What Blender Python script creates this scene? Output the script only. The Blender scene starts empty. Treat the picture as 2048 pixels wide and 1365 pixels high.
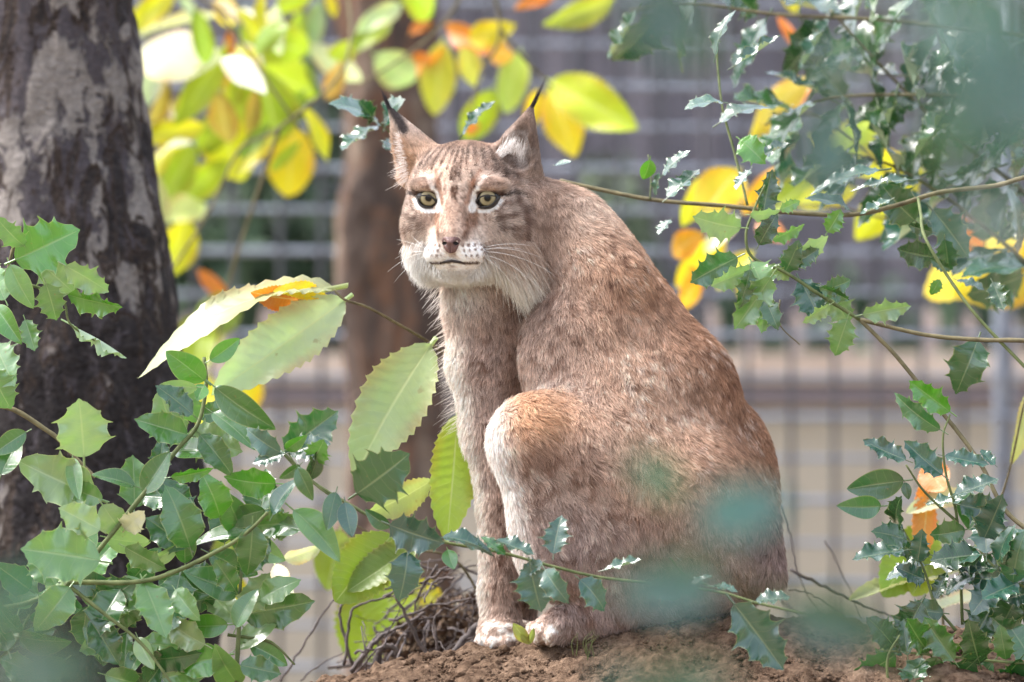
import bpy, math, random
import numpy as np
from mathutils import Vector, Matrix, kdtree

rng = np.random.default_rng(7)
random.seed(7)
scene = bpy.context.scene
COL = scene.collection

# ---------------------------------------------------------------- camera
S = 0.0007          # metres per photo pixel at the animal
D = 8.0             # distance of the animal
CAMZ = 1.1
cam_data = bpy.data.cameras.new('camera')
cam = bpy.data.objects.new('camera', cam_data)
COL.objects.link(cam)
cam.location = (0, 0, CAMZ)
cam.rotation_euler = (math.radians(90), 0, 0)
cam_data.sensor_width = 36.0
cam_data.lens = 36.0 * D / (2048 * S)
cam_data.clip_start = 0.1
cam_data.clip_end = 4000
cam_data.dof.use_dof = True
cam_data.dof.focus_distance = 7.93
cam_data.dof.aperture_fstop = 3.3
cam_data.dof.aperture_blades = 0
scene.camera = cam

# ---------------------------------------------------------------- sky and sun
SUN_EL, SUN_AZ = 55, -78      # azimuth from +Y (away from the camera) towards +X
world = bpy.data.worlds.new('World')
scene.world = world
world.use_nodes = True
wn = world.node_tree
bg = wn.nodes['Background']
sky = wn.nodes.new('ShaderNodeTexSky')
sky.sky_type = 'NISHITA'
sky.sun_disc = False
sky.sun_elevation = math.radians(SUN_EL)
sky.sun_rotation = math.radians(SUN_AZ)
sky.dust_density = 4.0
hs = wn.nodes.new('ShaderNodeHueSaturation')
hs.inputs['Saturation'].default_value = 0.5
wn.links.new(sky.outputs[0], hs.inputs['Color'])
wn.links.new(hs.outputs[0], bg.inputs['Color'])
bg.inputs['Strength'].default_value = 0.135
sun_data = bpy.data.lights.new('sun', 'SUN')
sun_data.energy = 1.4
sun_data.angle = math.radians(22)
sun_data.color = (1.0, 0.98, 0.95)
sun = bpy.data.objects.new('sun', sun_data)
COL.objects.link(sun)
_e, _a = math.radians(SUN_EL), math.radians(SUN_AZ)
sdir = Vector((math.sin(_a) * math.cos(_e), math.cos(_a) * math.cos(_e), math.sin(_e)))
sun.rotation_euler = (-sdir).to_track_quat('-Z', 'Y').to_euler()
sun.location = sdir * 30
vs = scene.view_settings
vs.view_transform = 'Standard'
vs.look = 'None'
vs.exposure = 1.86
vs.gamma = 1.0
vs.use_curve_mapping = False
scene.render.engine = 'CYCLES'
scene.cycles.use_denoising = True
scene.cycles.max_bounces = 6
scene.cycles.diffuse_bounces = 2
scene.cycles.use_adaptive_sampling = True
scene.cycles.adaptive_threshold = 0.02
scene.cycles.glossy_bounces = 2
scene.cycles.transmission_bounces = 4
scene.cycles.transparent_max_bounces = 6
scene.cycles.caustics_reflective = False
scene.cycles.caustics_refractive = False
scene.cycles.sample_clamp_indirect = 6
scene.cycles_curves.shape = 'RIBBONS'

# ---------------------------------------------------------------- helpers
def P(px, py, d):
    s = d / D * S
    return Vector(((px - 1024) * s, d, CAMZ - (py - 682.5) * s))

def Pn(V):
    """model space (px, depth in px, -py) -> world"""
    d = D + V[:, 1] * S
    s = d / D * S
    return np.stack([(V[:, 0] - 1024) * s, d, CAMZ - (-V[:, 2] - 682.5) * s], 1)

def tag(o, label=None, cat=None, group=None, kind=None):
    if label: o['label'] = label
    if cat: o['category'] = cat
    if group: o['group'] = group
    if kind: o['kind'] = kind
    return o

def empty(name, loc, label=None, cat=None, group=None):
    o = bpy.data.objects.new(name, None)
    COL.objects.link(o)
    o.location = loc
    o.empty_display_size = 0.05
    return tag(o, label, cat, group)

def link(name, data, parent=None, mat=None):
    o = bpy.data.objects.new(name, data)
    COL.objects.link(o)
    if mat is not None and len(data.materials) == 0:
        data.materials.append(mat)
    if parent is not None:
        o.parent = parent
        o.matrix_parent_inverse = Matrix.Translation(-parent.location)
    return o

def mesh(name, verts, faces, smooth=True):
    me = bpy.data.meshes.new(name)
    verts = np.asarray(verts, dtype=np.float64)
    if isinstance(faces, np.ndarray):
        n, k = faces.shape
        me.vertices.add(len(verts)); me.vertices.foreach_set('co', verts.ravel())
        me.loops.add(n * k); me.loops.foreach_set('vertex_index', faces.ravel().astype(np.int32))
        me.polygons.add(n)
        me.polygons.foreach_set('loop_start', np.arange(0, n * k, k, dtype=np.int32))
        me.update(calc_edges=True)
        me.validate()
    else:
        me.from_pydata([tuple(v) for v in verts], [], faces)
    if smooth:
        me.polygons.foreach_set('use_smooth', np.ones(len(me.polygons), dtype=bool))
    me.update()
    return me

def catmull(pts, n):
    pts = [np.array(p, float) for p in pts]
    if len(pts) == 2:
        return [pts[0] + (pts[1] - pts[0]) * i / n for i in range(n + 1)]
    ext = [2 * pts[0] - pts[1]] + pts + [2 * pts[-1] - pts[-2]]
    out = []
    for i in range(1, len(ext) - 2):
        p0, p1, p2, p3 = ext[i - 1:i + 3]
        for k in range(n):
            t = k / n
            out.append(0.5 * ((2 * p1) + (-p0 + p2) * t + (2 * p0 - 5 * p1 + 4 * p2 - p3) * t * t + (-p0 + 3 * p1 - 3 * p2 + p3) * t ** 3))
    out.append(ext[-2])
    return out

def tube_mesh(name, pts, radii, sides=7, jitter=0.0):
    pts = [Vector(p) for p in pts]
    n = len(pts)
    if not hasattr(radii, '__len__'): radii = [radii] * n
    if len(radii) == 2: radii = [radii[0] + (radii[1] - radii[0]) * i / (n - 1) for i in range(n)]
    V, F = [], []
    ref = Vector((0.13, -0.9, 0.31))
    for i, p in enumerate(pts):
        t = (pts[min(i + 1, n - 1)] - pts[max(i - 1, 0)]).normalized()
        a = t.cross(ref)
        if a.length < 1e-3: a = t.cross(Vector((1, 0, 0)))
        a.normalize(); b = t.cross(a)
        for k in range(sides):
            th = 2 * math.pi * k / sides
            r = radii[i] * (1 + jitter * random.uniform(-1, 1))
            V.append(p + (a * math.cos(th) + b * math.sin(th)) * r)
    for i in range(n - 1):
        for k in range(sides):
            k2 = (k + 1) % sides
            F.append((i * sides + k, i * sides + k2, (i + 1) * sides + k2, (i + 1) * sides + k))
    F.append(tuple(range(sides))[::-1]); F.append(tuple((n - 1) * sides + k for k in range(sides)))
    return mesh(name, V, F)

def box_mesh(name, sx, sy, sz, bev=0.0):
    """box with its base centre at the origin, chamfered vertical edges"""
    hx, hy = sx / 2, sy / 2
    c = min(bev, hx * .45, hy * .45)
    ring = [(-hx + c, -hy), (hx - c, -hy), (hx, -hy + c), (hx, hy - c), (hx - c, hy), (-hx + c, hy), (-hx, hy - c), (-hx, -hy + c)] if c > 0 else [(-hx, -hy), (hx, -hy), (hx, hy), (-hx, hy)]
    m = len(ring)
    V = [(x, y, 0) for x, y in ring] + [(x, y, sz) for x, y in ring]
    F = [(i, (i + 1) % m, m + (i + 1) % m, m + i) for i in range(m)] + [tuple(range(m))[::-1], tuple(range(m, 2 * m))]
    return mesh(name, V, F, smooth=False)

def _hash(ix, iy, iz, seed):
    h = (ix * 374761393 + iy * 668265263 + iz * 2147483647 + seed * 1274126177) & 0xffffffff
    h = ((h ^ (h >> 13)) * 1274126177) & 0xffffffff
    h = ((h ^ (h >> 16)) * 2246822519) & 0xffffffff
    return ((h ^ (h >> 15)) & 0xffffff) / float(0xffffff)

def vnoise(p, seed=0):
    p = np.asarray(p, float)
    i = np.floor(p).astype(np.int64); f = p - i
    f = f * f * (3 - 2 * f)
    r = 0
    for dx in (0, 1):
        for dy in (0, 1):
            for dz in (0, 1):
                w = (f[:, 0] if dx else 1 - f[:, 0]) * (f[:, 1] if dy else 1 - f[:, 1]) * (f[:, 2] if dz else 1 - f[:, 2])
                r = r + w * _hash(i[:, 0] + dx, i[:, 1] + dy, i[:, 2] + dz, seed)
    return r

def fbm(p, octaves=3, seed=0):
    r, a, t = 0, 1.0, 0.0
    p = np.asarray(p, float)
    for k in range(octaves):
        r = r + a * vnoise(p * 2 ** k, seed + 17 * k); t += a; a *= 0.5
    return r / t

def smooth01(x, a, b):
    t = np.clip((x - a) / (b - a), 0, 1)
    return t * t * (3 - 2 * t)

# ---------------------------------------------------------------- material helpers
class N:
    def __init__(self, name):
        self.m = bpy.data.materials.new(name); self.m.use_nodes = True
        self.t = self.m.node_tree; self.n = self.t.nodes; self.l = self.t.links
        self.bsdf = self.n['Principled BSDF']; self.out = self.n['Material Output']
    def add(self, typ, **kw):
        nd = self.n.new('ShaderNode' + typ)
        for k, v in kw.items():
            if k.startswith('i_'):
                nd.inputs[k[2:].replace('_', ' ')].default_value = v
            else: setattr(nd, k, v)
        return nd
    def link(self, a, b): self.l.new(a, b)
    def math(self, op, a, b=None, c=None):
        nd = self.n.new('ShaderNodeMath'); nd.operation = op
        for k, v in enumerate((a, b, c)):
            if v is None: continue
            if isinstance(v, (int, float)): nd.inputs[k].default_value = v
            else: self.l.new(v, nd.inputs[k])
        return nd.outputs[0]
    def ramp(self, fac, stops, interp='LINEAR'):
        nd = self.n.new('ShaderNodeValToRGB'); cr = nd.color_ramp; cr.interpolation = interp
        while len(cr.elements) > 1: cr.elements.remove(cr.elements[-1])
        for i, (p, c) in enumerate(stops):
            e = cr.elements[0] if i == 0 else cr.elements.new(p)
            e.position = p; e.color = (*c, 1) if len(c) == 3 else c
        self.l.new(fac, nd.inputs[0]); return nd.outputs[0]
    def mix(self, fac, a, b, blend='MIX'):
        nd = self.n.new('ShaderNodeMix'); nd.data_type = 'RGBA'; nd.blend_type = blend
        for v, s in ((fac, nd.inputs[0]), (a, nd.inputs[6]), (b, nd.inputs[7])):
            if isinstance(v, (int, float)): s.default_value = v
            elif isinstance(v, tuple): s.default_value = (*v, 1) if len(v) == 3 else v
            else: self.l.new(v, s)
        return nd.outputs[2]
    def noise(self, scale, detail=4, rough=.55, vec=None, dist=0.0):
        nd = self.add('TexNoise'); nd.inputs['Scale'].default_value = scale; nd.inputs['Detail'].default_value = detail
        nd.inputs['Roughness'].default_value = rough; nd.inputs['Distortion'].default_value = dist
        if vec is not None: self.l.new(vec, nd.inputs['Vector'])
        return nd.outputs['Fac']
    def coords(self, which='Object', scale=None):
        tc = self.add('TexCoord'); o = tc.outputs[which]
        if scale:
            mp = self.add('Mapping'); mp.inputs['Scale'].default_value = scale; self.l.new(o, mp.inputs[0]); o = mp.outputs[0]
        return o
    def bump(self, h, strength=.5, dist=.01):
        b = self.add('Bump'); b.inputs['Strength'].default_value = strength; b.inputs['Distance'].default_value = dist
        self.l.new(h, b.inputs['Height']); self.l.new(b.outputs[0], self.bsdf.inputs['Normal']); return b
    def base(self, c, rough=.7, spec=.3):
        if isinstance(c, tuple): self.bsdf.inputs['Base Color'].default_value = (*c, 1)
        else: self.l.new(c, self.bsdf.inputs['Base Color'])
        if isinstance(rough, (int, float)): self.bsdf.inputs['Roughness'].default_value = rough
        else: self.l.new(rough, self.bsdf.inputs['Roughness'])
        self.bsdf.inputs['Specular IOR Level'].default_value = spec
        return self.m
# ================================================================ SETTING
def pxm(d): return d / D * S
# ---- ground sheet
mt = N('ground_soil')
oc = mt.coords('Object')
mt.base(mt.ramp(mt.noise(.9, 6, .6, oc), [(.3, (.16, .12, .085)), (.7, (.30, .24, .17))]), .95, .1)
M_GROUND = mt.m
V, F = [], []
xs = [-900, -60, -12, -4, 0, 4, 12, 60, 900]; ys = [-60, 0, 6, 10, 16, 24, 60, 900]
for y in ys:
    for x in xs: V.append((x, y, 0))
for j in range(len(ys) - 1):
    for i in range(len(xs) - 1):
        a = j * len(xs) + i; F.append((a, a + 1, a + 1 + len(xs), a + len(xs)))
tag(link('ground', mesh('ground', V, F), None, M_GROUND), kind='structure')

# ---- soil mound the animal sits on
CREST = [(-400, 1500), (300, 1440), (560, 1395), (680, 1362), (760, 1336), (900, 1320), (1000, 1306), (1080, 1290), (1160, 1270), (1240, 1256), (1340, 1244), (1450, 1240), (1560, 1250), (1700, 1262), (1900, 1262), (2048, 1272), (2500, 1320)]
cx_ = np.array([c[0] for c in CREST], float); cy_ = np.array([c[1] for c in CREST], float)
def mound_z(X, Y):
    """world height of the mound surface (before clods)"""
    px = X / S + 1024
    zc = CAMZ - (np.interp(px, cx_, cy_) - 682.5) * S
    front = np.clip(7.95 - Y, 0, None); back = np.clip(Y - 8.14, 0, None)
    z = zc - .30 * front - .9 * front ** 2 - .75 * back - .5 * back ** 2
    return np.maximum(z, -.02)
nxm, nym = 430, 210
gx = np.linspace(-1.5, 1.35, nxm); gy = np.concatenate([np.linspace(6.6, 7.5, 40)[:-1], np.linspace(7.5, 8.3, 140), np.linspace(8.3, 9.0, 32)[1:]])
nym = len(gy)
GXm, GYm = np.meshgrid(gx, gy)
pp = np.stack([GXm.ravel(), GYm.ravel(), np.zeros(GXm.size)], 1)
zz = mound_z(pp[:, 0], pp[:, 1])
zz += (fbm(pp * 9, 3, 71) - .5) * .035 + (fbm(pp * 45, 3, 72) - .5) * .022 + np.maximum(fbm(pp * 120, 2, 73) - .5, 0) * .02
fade = smooth01(zz, -.02, .08)
pp[:, 2] = zz * fade - .02 * (1 - fade)
idx = np.arange(nxm * nym).reshape(nym, nxm)
Fq = np.stack([idx[:-1, :-1].ravel(), idx[:-1, 1:].ravel(), idx[1:, 1:].ravel(), idx[1:, :-1].ravel()], 1)
mt = N('mound_soil')
oc = mt.coords('Object')
n1_ = mt.noise(14, 6, .65, oc); n2_ = mt.noise(90, 4, .6, oc); n3_ = mt.noise(420, 3, .6, oc)
c1 = mt.ramp(n1_, [(.32, (.125, .079, .052)), (.52, (.205, .134, .09)), (.70, (.29, .20, .142))])
c2 = mt.ramp(n2_, [(.36, (.42, .38, .36)), (.6, (1.05, 1.05, 1.05))])
c3 = mt.mix(1.0, c1, c2, 'MULTIPLY')
mt.base(c3, .95, .15)
mt.bump(mt.math('ADD', n3_, mt.math('MULTIPLY', n2_, 1.5)), .8, .006)
M_SOIL = mt.m
mound = link('soil_mound', mesh('soil_mound', pp, Fq), None, M_SOIL)
tag(mound, kind='structure')
# clods: uneven lumps in sizes too small to pick apart
ico = [(0, 0, 1), (.894, 0, .447), (.276, .851, .447), (-.724, .526, .447), (-.724, -.526, .447), (.276, -.851, .447), (.724, .526, -.447), (-.276, .851, -.447), (-.894, 0, -.447), (-.276, -.851, -.447), (.724, -.526, -.447), (0, 0, -1)]
icof = np.array([(0, 1, 2), (0, 2, 3), (0, 3, 4), (0, 4, 5), (0, 5, 1), (1, 6, 2), (2, 7, 3), (3, 8, 4), (4, 9, 5), (5, 10, 1), (2, 6, 7), (3, 7, 8), (4, 8, 9), (5, 9, 10), (1, 10, 6), (6, 11, 7), (7, 11, 8), (8, 11, 9), (9, 11, 10), (10, 11, 6)])
ico = np.array(ico)
nclod = 14000
cxw = rng.uniform(-.42, .78, nclod); cyw = rng.uniform(7.45, 8.22, nclod)
near_front = rng.random(nclod) < .5
cyw[near_front] = rng.uniform(7.72, 8.05, near_front.sum())
czw = mound_z(cxw, cyw) + (fbm(np.stack([cxw, cyw, 0 * cxw], 1) * 9, 3, 71) - .5) * .035
cr = .0010 + .0036 * rng.random(nclod) ** 3.0
big = rng.random(nclod) < .012; cr[big] = rng.uniform(.006, .011, big.sum())
CV = ico[None] * cr[:, None, None] * rng.uniform(.6, 1.25, (nclod, 12, 1)) * np.array([1, 1, .8])
CV += np.stack([cxw, cyw, czw + cr * .2], 1)[:, None]
CF = (icof[None] + (np.arange(nclod) * 12)[:, None, None]).reshape(-1, 3)
tag(link('soil_clods', mesh('soil_clods', CV.reshape(-1, 3), CF, smooth=False), None, M_SOIL), 'loose crumbs of brown earth scattered over the mound', 'soil', kind='stuff')

# ---- bark materials
mt = N('bark_flaking')
oc = mt.coords('Object'); st = mt.coords('Object', (1, 1, .38))
w_ = mt.noise(17, 6, .62, st, 1.6); big_ = mt.noise(8, 4, .55, st, .8); fine_ = mt.noise(90, 5, .68, mt.coords('Object', (1, 1, 1.6))); mid_ = mt.noise(38, 4, .6, mt.coords('Object', (1, 1, .7)), .8)
sepz = mt.add('SeparateXYZ'); mt.link(oc, sepz.inputs[0])
c_grey = mt.ramp(fine_, [(.28, (.135, .12, .112)), (.5, (.245, .22, .205)), (.74, (.36, .325, .305))])
c_mid = mt.ramp(fine_, [(.28, (.045, .04, .046)), (.72, (.115, .10, .11))])
c_brown = mt.ramp(fine_, [(.3, (.06, .04, .03)), (.7, (.17, .115, .082))])
c_dark = mt.ramp(fine_, [(.3, (.014, .012, .013)), (.7, (.06, .052, .052))])
mr = mt.add('MapRange'); mr.inputs['From Min'].default_value = .95; mr.inputs['From Max'].default_value = 1.42; mr.inputs['To Min'].default_value = .085; mr.inputs['To Max'].default_value = -.035
mt.link(sepz.outputs[2], mr.inputs[0])
mx_ = mt.add('MapRange'); mx_.inputs['From Min'].default_value = -.64; mx_.inputs['From Max'].default_value = -.50; mx_.inputs['To Min'].default_value = 0.0; mx_.inputs['To Max'].default_value = .09
mt.link(sepz.outputs[0], mx_.inputs[0])
wsum = mt.math('ADD', mt.math('ADD', mt.math('MULTIPLY', w_, .55), mt.math('MULTIPLY', big_, .45)), mt.math('ADD', mr.outputs[0], mx_.outputs[0]))
patch = mt.ramp(mt.math('ADD', mt.math('MULTIPLY', big_, .7), mt.math('MULTIPLY', mid_, .3)), [(.485, (0, 0, 0)), (.515, (1, 1, 1))])
patch2 = mt.ramp(wsum, [(.515, (0, 0, 0)), (.535, (1, 1, 1))])
rim = mt.ramp(wsum, [(.50, (0, 0, 0)), (.527, (1, 1, 1)), (.56, (0, 0, 0))])
fleck = mt.ramp(mid_, [(.57, (0, 0, 0)), (.61, (1, 1, 1))])
c = mt.mix(patch, c_grey, c_mid)
c = mt.mix(patch2, c, mt.mix(mt.math('MULTIPLY', fleck, .75), c_dark, c_mid))
c = mt.mix(mt.math('MULTIPLY', rim, .55), c, c_brown)
mt.base(c, .9, .15)
hgt = mt.math('ADD', mt.math('MULTIPLY', patch2, -1.0), mt.math('ADD', mt.math('MULTIPLY', patch, -.4), mt.math('ADD', mt.math('MULTIPLY', fine_, .4), mt.math('MULTIPLY', mid_, .8))))
mt.bump(hgt, 1.0, .016)
M_BARK = mt.m

mt = N('bark_peeling')
st = mt.coords('Object', (1, 1, .35))
w_ = mt.noise(6, 5, .6, st, 1.2); fine_ = mt.noise(40, 4, .6, st)
c = mt.ramp(w_, [(.30, (.022, .015, .014)), (.45, (.065, .048, .043)), (.50, (.15, .075, .045)), (.54, (.08, .06, .052)), (.60, (.20, .15, .115)), (.72, (.30, .24, .19))])
mt.base(mt.mix(.22, c, mt.ramp(fine_, [(.3, (.03, .022, .02)), (.7, (.26, .20, .16))])), .9, .15)
mt.bump(w_, .8, .02)
M_BARK2 = mt.m

def trunk(name, line, d, mat, label, cat='tree', rough=.012, limbs=(), seed=0):
    """line: (py, centre px, radius px) from the ground up; the tree goes on above the frame with a crown"""
    root = empty(name, (0, 0, 0), label, cat)
    py0 = [l[0] for l in line]
    n, m = 260, 96
    zs = np.linspace(0, 1, n)
    ly = np.interp(zs, np.linspace(0, 1, len(line)), py0)
    o = np.argsort(py0)
    pxs = np.interp(ly, np.array(py0)[o], np.array([l[1] for l in line])[o]); rs = np.interp(ly, np.array(py0)[o], np.array([l[2] for l in line])[o])
    V = []
    sc = pxm(d)
    th = np.linspace(0, 2 * math.pi, m, endpoint=False)
    cz = CAMZ - (ly - 682.5) * sc
    cx = (pxs - 1024) * sc; rr = rs * sc
    X = cx[:, None] + rr[:, None] * np.cos(th); Y = d + rr[:, None] * np.sin(th); Z = np.repeat(cz[:, None], m, 1)
    q = np.stack([X, Y, Z], -1).reshape(-1, 3)
    nrm = np.stack([np.tile(np.cos(th), n), np.tile(np.sin(th), n), np.zeros(n * m)], 1)
    dsp = (fbm(q * np.array([9, 9, 3]), 3, 5 + seed) - .5) * 3 * rough + (fbm(q * np.array([40, 40, 14]), 3, 6 + seed) - .5) * rough * (1.2 + 1.2 * (q[:, 2:3].ravel() < .8))
    # flaking plates: stepped relief
    pl = fbm(q * np.array([14, 14, 6]), 2, 8 + seed)
    dsp += rough * .45 * smooth01(pl, .5, .53) + rough * .35 * smooth01(pl, .60, .63)
    q = q + nrm * dsp[:, None]
    q[:, 2] += 0
    i = np.arange(n * m).reshape(n, m)
    F = np.stack([i[:-1].ravel(), np.roll(i, -1, 1)[:-1].ravel(), np.roll(i, -1, 1)[1:].ravel(), i[1:].ravel()], 1)
    t = link('trunk', mesh(name + '_trunk', q, F), root, mat)
    return root

big_tree = trunk('broadleaf_tree', [(1390 + 900, 155, 420), (1700, 150, 345), (1365, 148, 300), (1150, 145, 286), (1000, 142, 268), (850, 138, 247), (700, 132, 233), (560, 128, 212), (400, 122, 180), (250, 118, 168), (0, 112, 160), (-300, 108, 152), (-900, 100, 140), (-2200, 90, 115)], 9.0, M_BARK, 'thick grey flaky-barked tree trunk beside the holly bush', seed=3)
mid_tree = trunk('broadleaf_tree', [(1900, 800, 130), (1365, 800, 112), (950, 800, 100), (700, 792, 97), (400, 785, 96), (100, 775, 92), (-400, 765, 86), (-1500, 750, 70)], 12.2, M_BARK2, 'slender brown peeling-barked trunk standing behind the seated lynx', rough=.02, seed=20)

# ---- backdrop: low rendered wall with coping and railing pickets
DW = 15.0
mt = N('wall_render')
oc = mt.coords('Object')
mt.base(mt.ramp(mt.noise(1.7, 6, .65, oc), [(.3, (.44, .395, .32)), (.7, (.56, .51, .425))]), .9, .2); mt.bump(mt.noise(60, 4, .6, oc), .3, .004)
M_WALL = mt.m
mt = N('coping_stone'); oc = mt.coords('Object')
mt.base(mt.ramp(mt.noise(3, 5, .6, oc), [(.3, (.56, .44, .36)), (.7, (.68, .57, .48))]), .85, .2); M_COPE = mt.m
gw = empty('garden_wall', (0, DW, 0), 'low beige rendered wall with pinkish coping far behind the lynx', 'wall')
zt = CAMZ - (765 - 682.5) * pxm(DW)
o = link('wall_face', box_mesh('wall_face', 9, .22, zt - .0, 0), gw, M_WALL); o.matrix_parent_inverse = Matrix(); o.location = (0, .2, 0)
seglen = .9
cop = box_mesh('coping_stone', seglen - .012, .34, .075, .01)
for i in range(-5, 6):
    o = link('coping_stone', cop, gw, M_COPE); o.matrix_parent_inverse = Matrix(); o.location = (i * seglen + .17, .2, zt + .001)
mt = N('shadow_band'); M_SHADOW_BAND = mt.base((.20, .17, .18), .8, .2)
o = link('coping_shadow', box_mesh('coping_shadow', 9, .05, .052, .01), gw, M_SHADOW_BAND); o.matrix_parent_inverse = Matrix(); o.location = (0, .06, zt - .062)  # dark strip painted in for the shadow line under the coping
mt = N('picket_wood'); oc = mt.coords('Object', (1, 1, .1))
mt.base(mt.ramp(mt.noise(40, 4, .6, oc), [(.3, (.33, .27, .25)), (.7, (.50, .43, .40))]), .85, .2); M_PICKET = mt.m
pf = empty('picket_fence', (0, DW + .45, 0), 'weathered pale picket railing rising above the wall coping', 'fence')
pw = 33 * pxm(DW); ph = 1.36
V = [(-pw / 2, -.012), (pw / 2, -.012), (pw / 2, .012), (-pw / 2, .012)]
ztop = CAMZ - (618 - 682.5) * pxm(DW + .45)
pm_v, pm_f = [], []
prof_ = [(-pw / 2, 0), (pw / 2, 0), (pw / 2, ztop - .035), (pw * .33, ztop - .008), (0, ztop), (-pw * .33, ztop - .008), (-pw / 2, ztop - .035)]
for y in (-.012, .012):
    for x, z in prof_: pm_v.append((x, y, z))
k = len(prof_)
pm_f = [tuple(range(k)), tuple(range(2 * k - 1, k - 1, -1))] + [(i, i + k, (i + 1) % k + k, (i + 1) % k) for i in range(k)]
pick_me = mesh('picket', pm_v, pm_f, smooth=False)
sp_ = 87 * pxm(DW + .45)
for i in range(-15, 16):
    o = link('picket', pick_me, pf, M_PICKET); o.matrix_parent_inverse = Matrix(); o.location = ((1590 - 1024) * pxm(DW + .45) + (i - 6) * sp_ * 1.0, 0, random.uniform(-.02, .015)); o.rotation_euler = (0, random.uniform(-.012, .012), random.uniform(-.05, .05))
# ---- timber shed of upright boards
DS = 18.0
mt = N('shed_board'); oc = mt.coords('Object', (1, 1, .06)); oi = mt.add('ObjectInfo')
g_ = mt.ramp(mt.noise(30, 4, .6, oc), [(.3, (.18, .175, .195)), (.7, (.33, .325, .355))])
mt.base(mt.mix(1.0, g_, mt.ramp(oi.outputs['Random'], [(0, (.75, .72, .76)), (1, (1.25, 1.15, 1.15))]), 'MULTIPLY'), .85, .2); M_BOARD = mt.m
mt = N('shed_inside'); M_INSIDE = mt.base((.06, .045, .042), .9, .1)
shed = empty('timber_shed', (0, DS, 0), 'dark timber shed of upright boards at the back', 'shed')
o = link('backing_sheet', box_mesh('backing_sheet', 11, .06, 3.6), shed, M_INSIDE); o.matrix_parent_inverse = Matrix(); o.location = (0, .25, 0)  # dark backing sheet behind the gaps between boards
bw = 30 * pxm(DS)
bm_ = box_mesh('shed_board', bw, .022, 3.6, .004)
spb = 43 * pxm(DS)
for i in range(-40, 41):
    o = link('board', bm_, shed, M_BOARD); o.matrix_parent_inverse = Matrix(); o.location = (i * spb + random.uniform(-.003, .003), random.uniform(-.01, .01), 0)
# shed roof edge well above the frame
o = link('roof', box_mesh('shed_roof', 11.6, 3.4, .12, .02), shed, M_INSIDE); o.matrix_parent_inverse = Matrix(); o.location = (0, 1.3, 3.6)

# ---- galvanised mesh fence
DF = 13.2
mt = N('galvanised_wire'); oc = mt.coords('Object')
mt.base(mt.ramp(mt.noise(12, 3, .5, oc), [(.3, (.26, .295, .36)), (.7, (.37, .41, .49))]), .5, .5); mt.bsdf.inputs['Metallic'].default_value = .25; M_WIRE = mt.m
wf = empty('wire_fence', (0, DF, 0), 'blurred galvanised mesh fence crossing behind the lynx', 'fence')
sc = pxm(DF)
hw_len = 6.0
def wire_h(r): return tube_mesh('wire', [Vector((-hw_len / 2, 0, 0)), Vector((0, 0, 0)), Vector((hw_len / 2, 0, 0))], r, 8)
wh_thick, wh_thin = wire_h(.0085), wire_h(.0065)
for i, py in enumerate(range(-160, 1500, 83)):
    o = link('wire', wh_thick if i % 2 == 0 else wh_thin, wf, M_WIRE); o.matrix_parent_inverse = Matrix(); o.location = (0, 0, CAMZ - (py - 682.5) * sc)
    o.rotation_euler = (0, random.uniform(-.004, .004), 0)
wv = tube_mesh('wire', [Vector((0, 0, 0)), Vector((0, 0, 1.1)), Vector((0, 0, 2.4))], .0062, 8)
mt = N('steel_upright'); M_UPR = mt.base((.085, .085, .10), .6, .4)
for i in range(-14, 15):
    o = link('upright', wv, wf, M_UPR); o.matrix_parent_inverse = Matrix(); o.location = ((1584 - 1024 + (i - 6) * 85.5) * sc, -.02, 0); o.rotation_euler = (0, random.uniform(-.004, .004), 0)
postm = tube_mesh('fence_post', [Vector((0, 0, 0)), Vector((0, 0, 1.2)), Vector((0, 0, 2.45))], .024, 14)
for x in (2012, 190):
    o = link('post', postm, wf, M_WIRE); o.matrix_parent_inverse = Matrix(); o.location = ((x - 1024) * sc, .05, 0)
# ================================================================ LYNX
# model space: (px, depth in px, -py); one unit is 0.7 mm
TH = math.radians(11)
HO = np.array([936.0, 100.0, -400.0])
HR = np.array([math.cos(TH), -math.sin(TH), 0.0])
HF = np.array([-math.sin(TH), -math.cos(TH), 0.0])
HU = np.array([0.0, 0.0, 1.0])
def h2m(a, b, c): return HO + a * HR + b * HU + c * HF
def m2h(p):
    q = p - HO
    return q @ HR, q @ HU, q @ HF

PR = []   # primitives: (group, type, data, k)
def ell(g, c, r, k=30, rot=None, sub=False):
    PR.append(dict(g=g, t='e', c=np.array([c[0], c[2], -c[1]], float), r=np.array([r[0], r[2], r[1]], float), k=k, rot=rot, sub=sub))
def cone(g, a, b, ra, rb, k=30, sub=False):
    PR.append(dict(g=g, t='c', a=np.array([a[0], a[2], -a[1]], float), b=np.array([b[0], b[2], -b[1]], float), ra=ra, rb=rb, k=k, sub=sub))
HROT = np.stack([HR, -HF, HU])      # rows: local x, y(depth), z
def hell(g, c, r, k=30, sub=False):     # head-frame ellipsoid: (a, b, c) right, up, forward
    PR.append(dict(g=g, t='e', c=h2m(*c), r=np.array([r[0], r[2], r[1]], float), k=k, rot=HROT, sub=sub))
def hcone(g, a, b, ra, rb, k=30, sub=False):
    PR.append(dict(g=g, t='c', a=h2m(*a), b=h2m(*b), ra=ra, rb=rb, k=k, sub=sub))

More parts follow.
